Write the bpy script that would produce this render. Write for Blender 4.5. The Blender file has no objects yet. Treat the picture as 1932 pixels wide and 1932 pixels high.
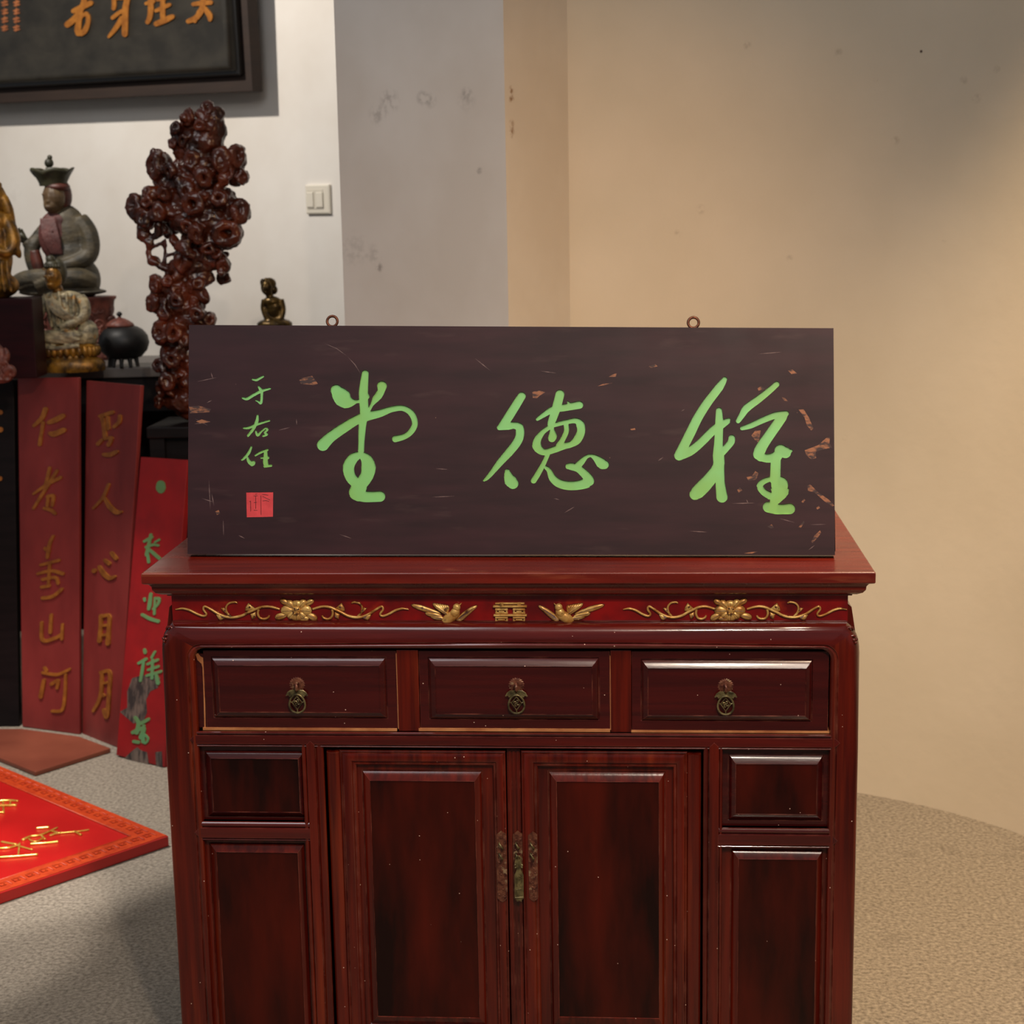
import bpy, bmesh, math, random
import numpy as np
from mathutils import Vector, Matrix, Euler
from mathutils.geometry import delaunay_2d_cdt
random.seed(7)
scene = bpy.context.scene
COL = scene.collection
PI = math.pi

# ------------------------------------------------------------------ camera
FPX, YAW, PIT, ROL = 3181.1, 0.0718281, 0.185148, -0.0172608
CAM = np.array([0.20036, -2.5604, 1.47713])
_f = np.array([-math.sin(YAW) * math.cos(PIT), math.cos(YAW) * math.cos(PIT), -math.sin(PIT)])
_r0 = np.array([math.cos(YAW), math.sin(YAW), 0.0])
_u0 = np.cross(_r0, _f)
_r = math.cos(ROL) * _r0 + math.sin(ROL) * _u0
_u = -math.sin(ROL) * _r0 + math.cos(ROL) * _u0
cam_data = bpy.data.cameras.new('camera')
cam = bpy.data.objects.new('camera', cam_data)
COL.objects.link(cam)
cam_data.sensor_width = 36.0
cam_data.sensor_fit = 'HORIZONTAL'
cam_data.lens = FPX / 1932 * 36.0
cam_data.clip_start = 0.05
cam_data.dof.use_dof = True
cam_data.dof.focus_distance = 2.72
cam_data.dof.aperture_fstop = 7.5
M = Matrix(((_r[0], _u[0], -_f[0], CAM[0]), (_r[1], _u[1], -_f[1], CAM[1]),
            (_r[2], _u[2], -_f[2], CAM[2]), (0, 0, 0, 1)))
cam.matrix_world = M
scene.camera = cam

# ------------------------------------------------------------------ world, lights, exposure
scene.view_settings.view_transform = 'Standard'
scene.view_settings.look = 'None'
scene.view_settings.exposure = 0.0
scene.view_settings.gamma = 1.0
scene.view_settings.use_curve_mapping = False
world = bpy.data.worlds.new('world')
scene.world = world
world.use_nodes = True
world.node_tree.nodes['Background'].inputs[0].default_value = (0.93, 0.96, 1.0, 1)
world.node_tree.nodes['Background'].inputs[1].default_value = 0.17


def lamp(name, kind, loc, target, energy, color, size=0.1, angle=60, blend=0.5, size_y=None):
    d = bpy.data.lights.new(name, kind)
    o = bpy.data.objects.new(name, d)
    COL.objects.link(o)
    o.location = loc
    o.rotation_euler = (Vector(target) - Vector(loc)).to_track_quat('-Z', 'Y').to_euler()
    d.energy = energy
    d.color = color
    if kind == 'SPOT':
        d.spot_size = math.radians(angle)
        d.spot_blend = blend
        d.shadow_soft_size = size
    elif kind == 'AREA':
        d.shape = 'RECTANGLE'
        d.size = size
        d.size_y = size_y or size
    else:
        d.shadow_soft_size = size
    return o


lamp('warm_key_lamp', 'SPOT', (0.85, -0.75, 2.85), (0.35, 0.2, 0.5), 80, (1.0, 0.76, 0.52), 0.14, 80, 0.7)
lamp('front_track_lamp', 'SPOT', (0.50, -2.15, 2.9), (-0.55, 0.35, 0.15), 140, (1.0, 0.84, 0.68), 0.05, 76, 0.7)
lamp('front_track_lamp', 'SPOT', (1.05, -2.6, 2.9), (0.35, 0.05, 0.45), 95, (1.0, 0.84, 0.70), 0.14, 40, 0.8)
lamp('cool_ceiling_lamp', 'AREA', (-0.9, -0.9, 3.0), (-0.7, 0.5, 0.3), 24, (0.96, 0.97, 1.0), 1.3)
lamp('wall_spot_lamp', 'SPOT', (-1.95, 1.55, 2.95), (-1.25, 2.95, 1.65), 165, (1.0, 0.93, 0.84), 0.04, 68, 0.6)
lamp('right_downlight', 'SPOT', (0.95, 0.25, 2.95), (1.25, 0.7, 0.0), 330, (1.0, 0.73, 0.44), 0.08, 66, 1.0)
lamp('far_right_lamp', 'SPOT', (1.85, -0.75, 2.2), (0.0, 1.45, 1.25), 100, (1.0, 0.56, 0.22), 0.06, 36, 1.0)
lamp('added_floor_fill', 'SPOT', (-1.55, 0.5, 2.9), (-1.47, 0.60, 0.0), 210, (1.0, 0.92, 0.85), 0.05, 24, 0.3)  # added fill, no known fixture; brightens the left foreground carpet
lamp('added_floor_fill', 'SPOT', (-1.62, 1.2, 2.9), (-1.5, 1.3, 0.0), 300, (1.0, 0.94, 0.88), 0.05, 33, 0.3)  # added fill for the carpet further back, cone kept off the sideboard's shadow


# ------------------------------------------------------------------ measuring helpers: a photo point on a real plane
def ray(px, py):
    return (px - 966) * _r - (py - 966) * _u + FPX * _f


def on_z(px, py, z=0.0):
    d = ray(px, py)
    return CAM + d * (z - CAM[2]) / d[2]


def on_y(px, py, Y):
    d = ray(px, py)
    return CAM + d * (Y - CAM[1]) / d[1]


def on_plane(px, py, P, n):
    d = ray(px, py)
    return CAM + d * np.dot(np.asarray(P) - CAM, n) / np.dot(d, n)


def cam_depth(P):
    return float(np.dot(np.asarray(P) - CAM, _f))


# ------------------------------------------------------------------ mesh builder
class MB:
    def __init__(s):
        s.v = []; s.f = []; s.m = []; s.mi = 0

    def add(s, vs, fs):
        b = len(s.v)
        s.v += [tuple(float(c) for c in v) for v in vs]
        s.f += [tuple(b + i for i in f) for f in fs]
        s.m += [s.mi] * len(fs)
        return s

    def box(s, x0, x1, y0, y1, z0, z1):
        v = [(x, y, z) for x in (x0, x1) for y in (y0, y1) for z in (z0, z1)]
        return s.add(v, [(0, 1, 3, 2), (4, 6, 7, 5), (0, 4, 5, 1), (2, 3, 7, 6), (0, 2, 6, 4), (1, 5, 7, 3)])

    def grid(s, rows, close_u=False, close_v=False, flip=False):
        nr, nc = len(rows), len(rows[0])
        vs = [p for r in rows for p in r]
        fs = []
        for i in range(nr if close_u else nr - 1):
            for j in range(nc if close_v else nc - 1):
                a, b = i * nc + j, i * nc + (j + 1) % nc
                c, d = ((i + 1) % nr) * nc + (j + 1) % nc, ((i + 1) % nr) * nc + j
                fs.append((a, d, c, b) if flip else (a, b, c, d))
        return s.add(vs, fs)

    def tube(s, pts, rad, n=8, ell=1.0, side=None):
        pts = [np.asarray(p, float) for p in pts]
        rows = []
        for i, p in enumerate(pts):
            t = pts[min(i + 1, len(pts) - 1)] - pts[max(i - 1, 0)]
            t = t / (np.linalg.norm(t) + 1e-12)
            ref = np.asarray(side, float) if side is not None else np.array([0.123, 0.9, 0.3])
            a = np.cross(t, ref); a /= (np.linalg.norm(a) + 1e-12)
            b = np.cross(t, a)
            r = rad[i] if hasattr(rad, '__len__') else rad
            rows.append([p + r * (math.cos(q) * a + ell * math.sin(q) * b) for q in [2 * PI * k / n for k in range(n)]])
        s.grid(rows, close_v=True)
        b0 = len(s.v)
        s.add(rows[0], [tuple(range(n - 1, -1, -1))])
        s.add(rows[-1], [tuple(range(n))])
        return s

    def lathe(s, prof, c=(0, 0, 0), n=24, ax=None):
        c = np.asarray(c, float)
        rows = []
        for r, z in prof:
            rows.append([c + np.array([r * math.cos(2 * PI * k / n), r * math.sin(2 * PI * k / n), z]) for k in range(n)])
        s.grid(rows, close_v=True)
        if prof[0][0] > 1e-6: s.add(rows[0], [tuple(range(n - 1, -1, -1))])
        if prof[-1][0] > 1e-6: s.add(rows[-1], [tuple(range(n))])
        return s

    def ell(s, c, r, rot=(0, 0, 0), nu=14, nv=9):
        R = np.array(Euler(rot).to_matrix())
        rows = []
        for i in range(nv + 1):
            th = PI * i / nv
            rows.append([np.asarray(c) + R @ (np.asarray(r) * np.array([math.sin(th) * math.cos(2 * PI * k / nu), math.sin(th) * math.sin(2 * PI * k / nu), math.cos(th)])) for k in range(nu)])
        return s.grid(rows, close_v=True, flip=True)

    def torus(s, c, R, r, ax=(0, 1, 0), n=18, m=8, sx=1.0):
        ax = np.asarray(ax, float); ax /= np.linalg.norm(ax)
        a = np.cross(ax, (0.01, 0.02, 1.0)); a /= np.linalg.norm(a)
        b = np.cross(ax, a)
        rows = []
        for i in range(n):
            q = 2 * PI * i / n
            d = math.cos(q) * a * sx + math.sin(q) * b
            dn = d / np.linalg.norm(d)
            rows.append([np.asarray(c) + R * d + r * (math.cos(w) * dn + math.sin(w) * ax) for w in [2 * PI * k / m for k in range(m)]])
        return s.grid(rows, close_u=True, close_v=True)

    def sweep_rect(s, prof, x0, x1, y0, y1, cap0=True, cap1=True):
        rows = [[(x0 - o, y0 - o, z), (x1 + o, y0 - o, z), (x1 + o, y1 + o, z), (x0 - o, y1 + o, z)] for o, z in prof]
        s.grid(rows, close_v=True, flip=True)
        if cap0: s.add(rows[0], [(0, 1, 2, 3)])
        if cap1: s.add(rows[-1], [(3, 2, 1, 0)])
        return s

    def rings(s, rs, cap=True):
        # rs: (x0, z0, x1, z1, y) nested rectangles seen from the front (-Y)
        rows = [[(a, y, b), (c, y, b), (c, y, d), (a, y, d)] for a, b, c, d, y in rs]
        s.grid(rows, close_v=True)
        if cap: s.add(rows[-1], [(0, 1, 2, 3)])
        return s

    def prism(s, poly, axis, a0, a1):
        # poly in the two other axes (order kept), extruded along axis
        def P(p, a):
            q = list(p); q.insert(axis, a); return q
        n = len(poly)
        vs = [P(p, a0) for p in poly] + [P(p, a1) for p in poly]
        fs = [tuple(range(n - 1, -1, -1)), tuple(range(n, 2 * n))]
        fs += [(i, (i + 1) % n, n + (i + 1) % n, n + i) for i in range(n)]
        return s.add(vs, fs)

    def xf(s, Mx, start=0):
        for i in range(start, len(s.v)):
            s.v[i] = tuple(Mx @ Vector(s.v[i]))
        return s

    def mesh(s, name, mats):
        me = bpy.data.meshes.new(name)
        me.from_pydata(s.v, [], s.f)
        for m in (mats if isinstance(mats, (list, tuple)) else [mats]):
            me.materials.append(m)
        me.polygons.foreach_set('material_index', s.m)
        bm = bmesh.new(); bm.from_mesh(me)
        bmesh.ops.remove_doubles(bm, verts=bm.verts, dist=1e-6)
        bmesh.ops.recalc_face_normals(bm, faces=bm.faces)
        bm.to_mesh(me); bm.free()
        return me


def thing(name, loc, label, cat, group=None):
    o = bpy.data.objects.new(name, None)
    COL.objects.link(o)
    o.location = [float(c) for c in loc]
    o.empty_display_size = 0.1
    o['label'] = label; o['category'] = cat
    if group: o['group'] = group
    return o


def origin(o):
    p = Vector((0, 0, 0))
    while o is not None:
        p = p + o.location; o = o.parent
    return p


def place(me, name, parent, smooth, bevel=0.0, label=None, autosmooth=None):
    o = bpy.data.objects.new(name, me)
    COL.objects.link(o)
    if parent is not None:
        me.transform(Matrix.Translation(-origin(parent)))
        o.parent = parent
    if smooth:
        me.polygons.foreach_set('use_smooth', [True] * len(me.polygons))
        if autosmooth:
            me.set_sharp_from_angle(angle=math.radians(autosmooth))
    if bevel:
        b = o.modifiers.new('bevel', 'BEVEL'); b.width = bevel; b.segments = 2
        b.limit_method = 'ANGLE'; b.angle_limit = math.radians(35)
    if label: o['label'] = label
    return o


def part(mb, name, mats, parent, smooth=False, bevel=0.0, label=None, autosmooth=None):
    return place(mb.mesh(name, mats), name, parent, smooth, bevel, label, autosmooth)


def solo(mb, name, mats, label=None, cat=None, kind=None, smooth=False, bevel=0.0, group=None, autosmooth=None):
    o = part(mb, name, mats, None, smooth, bevel, label, autosmooth)
    if cat: o['category'] = cat
    if kind: o['kind'] = kind
    if group: o['group'] = group
    return o


def remesh(mb, voxel, smooth_it=2, disp=None):
    """one continuous skin over overlapping lumps"""
    me = bpy.data.meshes.new('tmp')
    me.from_pydata(mb.v, [], mb.f)
    bm = bmesh.new(); bm.from_mesh(me)
    bmesh.ops.recalc_face_normals(bm, faces=bm.faces); bm.to_mesh(me); bm.free()
    o = bpy.data.objects.new('tmp', me)
    COL.objects.link(o)
    r = o.modifiers.new('r', 'REMESH'); r.mode = 'VOXEL'; r.voxel_size = voxel
    if smooth_it:
        s_ = o.modifiers.new('s', 'SMOOTH'); s_.iterations = smooth_it; s_.factor = 0.5
    dg = bpy.context.evaluated_depsgraph_get()
    out = bpy.data.meshes.new_from_object(o.evaluated_get(dg))
    bpy.data.objects.remove(o)
    return out


def skin(mb, name, mat, parent, voxel, smooth_it=2, label=None):
    me = remesh(mb, voxel, smooth_it)
    me.materials.clear(); me.materials.append(mat)
    return place(me, name, parent, True, label=label)


# ------------------------------------------------------------------ brush strokes
def spline(pts, step=0.35):
    P = [np.asarray(p, float) for p in pts]
    out = []
    for i in range(len(P) - 1):
        a, b = P[max(i - 1, 0)], P[min(i + 2, len(P) - 1)]
        p, q = P[i], P[i + 1]
        L = np.linalg.norm(q[:2] - p[:2])
        n = max(2, int(L / (step * max(4e-9, 0.5 * (p[2] + q[2])))))
        n = min(n, 9)
        for k in range(n):
            t = k / n
            c = 0.5 * ((2 * p) + (q - a) * t + (2 * a - 5 * p + 4 * q - b) * t * t + (3 * p - a - 3 * q + b) * t ** 3)
            c[2] = p[2] + (q[2] - p[2]) * t
            out.append(c)
    out.append(P[-1])
    return out


def area2(p):
    return 0.5 * sum(p[i][0] * p[(i + 1) % len(p)][1] - p[(i + 1) % len(p)][0] * p[i][1] for i in range(len(p)))


def ccw(p):
    return p if area2(p) > 0 else p[::-1]


def stroke_polys(strokes, step=0.5, nc=14):
    polys = []
    for st in strokes:
        c = spline(st, step)
        n = len(c)
        tang = []
        for i in range(n):
            t = c[min(i + 1, n - 1)][:2] - c[max(i - 1, 0)][:2]
            tang.append(t / (np.linalg.norm(t) + 1e-9))
        for i in range(n):
            sharp = False
            if 0 < i < n - 1:
                u = c[i][:2] - c[i - 1][:2]; w = c[i + 1][:2] - c[i][:2]
                cs = np.dot(u, w) / (np.linalg.norm(u) * np.linalg.norm(w) + 1e-9)
                sharp = cs < 0.93
            if i in (0, n - 1) or sharp or (i % 2 == 0 and c[i][2] > 0.9 * np.linalg.norm(c[min(i + 2, n - 1)][:2] - c[max(i - 2, 0)][:2])):
                polys.append([(c[i][0] + c[i][2] * math.cos(2 * PI * (k + 0.3) / nc), c[i][1] + c[i][2] * math.sin(2 * PI * (k + 0.3) / nc)) for k in range(nc)])
        for i in range(n - 1):
            na = np.array([-tang[i][1], tang[i][0]]); nb = np.array([-tang[i + 1][1], tang[i + 1][0]])
            q = [c[i][:2] + na * c[i][2], c[i][:2] - na * c[i][2], c[i + 1][:2] - nb * c[i + 1][2], c[i + 1][:2] + nb * c[i + 1][2]]
            q = ccw([tuple(v) for v in q])
            sg = [np.cross(np.subtract(q[(k + 1) % 4], q[k]), np.subtract(q[(k + 2) % 4], q[(k + 1) % 4])) for k in range(4)]
            if min(sg) > 0 and area2(q) > 1e-9:
                polys.append(q)
    return polys


def cdt(polys):
    vs, fs = [], []
    for p in polys:
        b = len(vs)
        vs += [Vector((float(x), float(y))) for x, y in p]
        fs.append(list(range(b, b + len(p))))
    V, E_, F_, ov, oe, of = delaunay_2d_cdt(vs, [], fs, 1, 1e-5, True)
    return [tuple(v) for v in V], [tuple(f) for f in F_], of


def relief(mb, V, F, at, lo, hi, bottom=False):
    """prism over a triangulated patch: at(x, y, h) gives the world point"""
    used = sorted({i for f in F for i in f})
    ix = {v: k for k, v in enumerate(used)}
    n = len(used)
    top = [at(V[i][0], V[i][1], hi) for i in used]
    bot = [at(V[i][0], V[i][1], lo) for i in used]
    ec = {}
    for f in F:
        for a, b in ((f[0], f[1]), (f[1], f[2]), (f[2], f[0])):
            ec[(a, b)] = 1
    fs = [tuple(ix[i] for i in f) for f in F]
    if bottom: fs += [tuple(n + ix[i] for i in f[::-1]) for f in F]
    for a, b in ec:
        if (b, a) not in ec:
            fs.append((ix[a], ix[b], n + ix[b], n + ix[a]))
    mb.add(top + bot, fs)


def glyph(strokes, org, scale, at, lo, hi, name, mat, parent, extra=()):
    st = [[(org[0] + x / scale, org[1] + y / scale, r / scale) for x, y, r in s_] for s_ in strokes]
    ex = [ccw([(org[0] + x / scale, org[1] + y / scale) for x, y in p]) for p in extra]
    V, F, of = cdt(stroke_polys(st, 0.8, 10) + ex)
    F = [f for f, w in zip(F, of) if len(w)]
    mb = MB()
    relief(mb, V, F, at, lo, hi)
    return part(mb, name, mat, parent)


# ------------------------------------------------------------------ materials
def lin(r, g, b):
    return tuple((c / 255 / 12.92 if c / 255 <= 0.04045 else ((c / 255 + 0.055) / 1.055) ** 2.4) for c in (r, g, b))


def mat(name, c1, c2=None, rough=0.5, metal=0.0, scale=(8, 8, 8), detail=4.0, coat=0.0, bump=0.0, bump_scale=None,
        c3=None, c3_scale=6.0, c3_lo=0.6, c3_hi=0.75, specks=None, speck_scale=70, speck_size=0.05, speck_keep=0.6, rough_var=0.0, spec=0.5, lo=0.35, hi=0.65,
        coords='Object', sheen=0.0, edge=None):
    m = bpy.data.materials.new(name)
    m.use_nodes = True
    nt = m.node_tree; N = nt.nodes; L = nt.links
    b = N['Principled BSDF']
    b.inputs['Roughness'].default_value = rough
    b.inputs['Metallic'].default_value = metal
    b.inputs['Specular IOR Level'].default_value = spec
    b.inputs['Coat Weight'].default_value = coat
    b.inputs['Coat Roughness'].default_value = 0.12
    if sheen: b.inputs['Sheen Weight'].default_value = sheen
    tc = N.new('ShaderNodeTexCoord')

    def noise(sc, det=detail, rgh=0.55):
        mp = N.new('ShaderNodeMapping'); mp.inputs['Scale'].default_value = sc if hasattr(sc, '__len__') else (sc,) * 3
        L.new(tc.outputs[coords], mp.inputs[0])
        n = N.new('ShaderNodeTexNoise'); n.inputs['Scale'].default_value = 1.0
        n.inputs['Detail'].default_value = det; n.inputs['Roughness'].default_value = rgh
        L.new(mp.outputs[0], n.inputs[0])
        return n.outputs[0]

    def remap(s_, a, z):
        r = N.new('ShaderNodeMapRange'); r.inputs['From Min'].default_value = a; r.inputs['From Max'].default_value = z
        L.new(s_, r.inputs[0]); return r.outputs[0]

    def mix(f, a, z):
        x = N.new('ShaderNodeMix'); x.data_type = 'RGBA'
        L.new(f, x.inputs[0])
        for k, v in ((6, a), (7, z)):
            if isinstance(v, tuple): x.inputs[k].default_value = (*v, 1)
            else: L.new(v, x.inputs[k])
        return x.outputs[2]
    col = None
    n1 = noise(scale)
    if c2 is not None:
        col = mix(remap(n1, lo, hi), c1, c2)
    if c3 is not None:
        col = mix(remap(noise(c3_scale), c3_lo, c3_hi), col if col is not None else c1, c3)
    if specks is not None:
        vo = N.new('ShaderNodeTexVoronoi'); vo.inputs['Scale'].default_value = speck_scale
        L.new(tc.outputs[coords], vo.inputs[0])
        lt = N.new('ShaderNodeMath'); lt.operation = 'LESS_THAN'; lt.inputs[1].default_value = speck_size
        L.new(vo.outputs['Distance'], lt.inputs[0])
        g = N.new('ShaderNodeSeparateColor'); L.new(vo.outputs['Color'], g.inputs[0])
        gt = N.new('ShaderNodeMath'); gt.operation = 'GREATER_THAN'; gt.inputs[1].default_value = speck_keep
        L.new(g.outputs[0], gt.inputs[0])
        mu = N.new('ShaderNodeMath'); mu.operation = 'MULTIPLY'
        L.new(lt.outputs[0], mu.inputs[0]); L.new(gt.outputs[0], mu.inputs[1])
        col = mix(mu.outputs[0], col if col is not None else c1, specks)
    if edge is not None:        # lacquer rubbed through along the sharp edges
        bv = N.new('ShaderNodeBevel'); bv.samples = 4; bv.inputs['Radius'].default_value = 0.0016
        ge = N.new('ShaderNodeNewGeometry')
        dt = N.new('ShaderNodeVectorMath'); dt.operation = 'DOT_PRODUCT'
        L.new(bv.outputs[0], dt.inputs[0]); L.new(ge.outputs['Normal'], dt.inputs[1])
        em = N.new('ShaderNodeMapRange'); em.inputs['From Min'].default_value = 0.985; em.inputs['From Max'].default_value = 0.90
        L.new(dt.outputs['Value'], em.inputs[0])
        wm = N.new('ShaderNodeMath'); wm.operation = 'MULTIPLY'
        L.new(em.outputs[0], wm.inputs[0]); L.new(remap(noise(22.0), 0.45, 0.72), wm.inputs[1])
        col = mix(wm.outputs[0], col if col is not None else c1, edge)
    if col is None:
        b.inputs['Base Color'].default_value = (*c1, 1)
    else:
        L.new(col, b.inputs['Base Color'])
    if rough_var:
        r = N.new('ShaderNodeMapRange')
        r.inputs['To Min'].default_value = rough - rough_var; r.inputs['To Max'].default_value = rough + rough_var
        r.inputs['From Min'].default_value = 0.3; r.inputs['From Max'].default_value = 0.7
        L.new(noise(14.0), r.inputs[0]); L.new(r.outputs[0], b.inputs['Roughness'])
    if bump:
        bp = N.new('ShaderNodeBump'); bp.inputs['Strength'].default_value = 1.0; bp.inputs['Distance'].default_value = bump
        L.new(noise(bump_scale) if bump_scale else n1, bp.inputs['Height'])
        L.new(bp.outputs[0], b.inputs['Normal'])
    return m


WHITE_CHIP = lin(225, 190, 170)
m_lac = mat('red_lacquer', lin(98, 22, 8), lin(62, 10, 5), 0.24, scale=(70, 70, 3), coat=0.3, spec=0.4, specks=WHITE_CHIP, speck_scale=62, speck_size=0.055, speck_keep=0.62, edge=lin(150, 84, 66), bump=0.0002, bump_scale=(160, 160, 25), c3=lin(132, 46, 16), c3_scale=(34, 34, 1.6), c3_lo=0.56, c3_hi=0.82)
m_lac_h = mat('red_lacquer_cross_grain', lin(88, 18, 12), lin(64, 11, 8), 0.2, scale=(3, 70, 70), coat=0.7, spec=0.4, specks=WHITE_CHIP, speck_scale=62, speck_size=0.055, speck_keep=0.62, edge=lin(150, 84, 66), bump=0.0002, bump_scale=(25, 160, 160), c3=lin(120, 42, 24), c3_scale=(3, 50, 50), c3_lo=0.64, c3_hi=0.8)
m_top = mat('worn_red_tabletop', lin(112, 30, 17), lin(88, 20, 12), 0.27, scale=(4, 60, 60), coat=0.2, edge=lin(170, 110, 86), rough_var=0.06, c3=lin(150, 78, 50), c3_scale=(5, 9, 40), c3_lo=0.62, c3_hi=0.85)
m_drawer = mat('dark_drawer_lacquer', lin(70, 15, 13), lin(54, 10, 10), 0.24, scale=(3, 70, 70), coat=0.35, specks=WHITE_CHIP, speck_scale=62, speck_size=0.055, speck_keep=0.62, edge=lin(150, 84, 66), bump=0.00015, bump_scale=(25, 160, 160))
m_panel = mat('dark_door_panel', lin(80, 18, 7), lin(26, 6, 5), 0.3, spec=0.25, scale=(11, 11, 2.4), detail=5, coat=0.0, lo=0.3, hi=0.62, specks=WHITE_CHIP, speck_scale=62, speck_size=0.05, speck_keep=0.86, bump=0.00015, bump_scale=(160, 160, 12))
m_recess = mat('cabinet_inside', lin(26, 8, 7), rough=0.8)
m_raw = mat('bare_wood_edge', lin(196, 132, 80), lin(158, 92, 50), 0.7, scale=(20, 20, 20))
m_frieze = mat('bright_red_frieze', lin(150, 13, 11), lin(96, 9, 12), 0.3, scale=(16, 16, 16), coat=0.3, c3=lin(176, 52, 18), c3_scale=18, c3_lo=0.62, c3_hi=0.78)
m_gilt = mat('worn_gilding', lin(240, 196, 116), lin(186, 124, 56), 0.34, 0.35, scale=(60, 60, 60), c3=lin(86, 40, 20), c3_scale=80, c3_lo=0.6, c3_hi=0.72)
m_giltd = mat('crevice_shade_gilding', lin(98, 52, 24), lin(62, 26, 16), 0.45, 0.1, scale=(80, 80, 80))  # dark brown painted in for crevice shade on rims and veins of the carving
m_brass = mat('aged_brass', lin(132, 118, 78), lin(62, 54, 34), 0.36, 0.45, scale=(90, 90, 90), bump=0.0004)
m_copper = mat('worn_copper_plate', lin(128, 78, 56), lin(66, 24, 18), 0.4, 0.3, scale=(120, 120, 120), c3=lin(150, 122, 92), c3_scale=90, c3_lo=0.58, c3_hi=0.66, bump=0.0012)
m_plq = mat('plaque_dark_lacquer', lin(49, 24, 29), lin(36, 16, 21), 0.52, scale=(5, 26, 40), spec=0.28, c3=lin(66, 46, 45), c3_scale=(9, 30, 45), c3_lo=0.62, c3_hi=0.9, rough_var=0.05, specks=lin(120, 90, 78), speck_scale=60, speck_size=0.05, speck_keep=0.94)
m_scuff = mat('scraped_bare_patch', lin(140, 88, 58), lin(50, 29, 29), 0.65, scale=(70, 150, 170), lo=0.42, hi=0.58)
m_scratch = mat('pale_scratch', lin(112, 88, 84), lin(74, 52, 52), 0.6, scale=(120, 120, 120))
m_green = mat('green_paint', lin(122, 188, 116), lin(122, 172, 86), 0.42, scale=(7, 7, 7))
m_green_rim = mat('edge_highlight_green', lin(200, 232, 166), rough=0.45)  # paler than the green paint: light caught on carved edges, put into the colour
m_seal = mat('seal_red', lin(204, 62, 66), lin(184, 50, 54), 0.6, scale=(60, 60, 60))
m_sealcut = mat('seal_cut', lin(96, 26, 30), rough=0.7)
m_ring = mat('rusted_iron_ring', lin(112, 66, 44), lin(74, 40, 28), 0.5, 0.6, scale=(200, 200, 200))
m_wallw = mat('white_plaster', lin(226, 220, 212), lin(216, 208, 198), 0.85, scale=(3, 3, 3), c3=lin(176, 166, 156), c3_scale=4.2, c3_lo=0.68, c3_hi=0.95)
m_wallp = mat('pillar_plaster', lin(206, 200, 192), lin(196, 188, 178), 0.85, scale=(3, 3, 3), c3=lin(120, 108, 100), c3_scale=(5, 5, 3.4), c3_lo=0.7, c3_hi=1.0)
m_wallr = mat('cream_plaster', lin(214, 199, 176), lin(204, 189, 165), 0.85, scale=(2, 2, 2), c3=lin(120, 96, 80), c3_scale=(9, 9, 20), c3_lo=0.74, c3_hi=0.9, bump=0.0006, bump_scale=40)
m_floor = mat('short_carpet', lin(166, 155, 139), lin(108, 99, 88), 0.95, scale=(120, 120, 120), detail=6, bump=0.0025, bump_scale=330, spec=0.1, c3=lin(92, 82, 72), c3_scale=5, c3_lo=0.6, c3_hi=0.95, lo=0.3, hi=0.7)
m_root = mat('polished_root_wood', lin(94, 40, 20), lin(40, 14, 7), 0.3, scale=(14, 14, 14), coat=0.12)
m_dark = mat('black_wood', lin(20, 14, 15), lin(12, 8, 9), 0.5, spec=0.2, scale=(8, 8, 60))
m_tabletop = mat('grey_topped_table', lin(96, 90, 86), lin(76, 70, 67), 0.5, scale=(6, 30, 6))
m_maroon = mat('maroon_block', lin(40, 10, 15), lin(28, 7, 11), 0.5, spec=0.15, scale=(6, 6, 30))
m_robe = mat('weathered_robe', lin(78, 68, 48), lin(44, 40, 30), 0.6, scale=(22, 22, 40), bump=0.003, bump_scale=(30, 30, 60))
m_robe2 = mat('faded_maroon_robe', lin(96, 50, 45), lin(66, 32, 29), 0.62, scale=(26, 26, 26), bump=0.002)
m_skin = mat('painted_wood_skin', lin(96, 74, 44), lin(64, 45, 28), 0.5, scale=(30, 30, 30))
m_crown = mat('dark_green_crown', lin(58, 55, 34), lin(36, 33, 20), 0.5, scale=(40, 40, 40))
m_hair = mat('dark_red_hair', lin(88, 40, 28), lin(56, 26, 20), 0.5, scale=(40, 40, 40))
m_cream = mat('pale_worn_robe', lin(172, 160, 126), lin(88, 82, 66), 0.55, scale=(40, 40, 60), bump=0.004, c3=lin(168, 116, 40), c3_scale=28, c3_lo=0.6, c3_hi=0.72)
m_oldgold = mat('old_gold_leaf', lin(156, 110, 34), lin(58, 38, 14), 0.4, 0.35, scale=(34, 34, 34), bump=0.002)
m_bronze = mat('dark_gold_bronze', lin(92, 70, 30), lin(40, 30, 16), 0.32, 0.7, scale=(50, 50, 50))
m_iron = mat('black_iron', lin(26, 24, 23), lin(16, 15, 15), 0.5, 0.3, scale=(40, 40, 40))
m_redwood = mat('carved_red_wood', lin(118, 62, 48), lin(76, 36, 28), 0.5, scale=(40, 40, 40), bump=0.004)
m_bdred = mat('faded_red_lacquer', lin(134, 48, 44), lin(108, 34, 32), 0.42, scale=(7, 7, 3), c3=lin(150, 72, 72), c3_scale=4.5, c3_lo=0.6, c3_hi=0.9)
m_bdgold = mat('dull_gold_paint', lin(176, 112, 44), lin(140, 84, 34), 0.35, 0.3, scale=(40, 40, 40))
m_bright = mat('bright_red_paint', lin(146, 14, 17), lin(122, 10, 14), 0.5, scale=(9, 9, 9))
m_bared = mat('bare_grey_wood', lin(104, 88, 78), lin(44, 36, 34), 0.8, scale=(60, 60, 18), lo=0.42, hi=0.6)
m_bgreen = mat('jade_green_paint', lin(88, 140, 92), lin(96, 128, 78), 0.5, scale=(20, 20, 20))
m_brown = mat('brown_wood_panel', lin(134, 72, 52), lin(112, 56, 40), 0.42, scale=(4, 4, 4))
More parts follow.
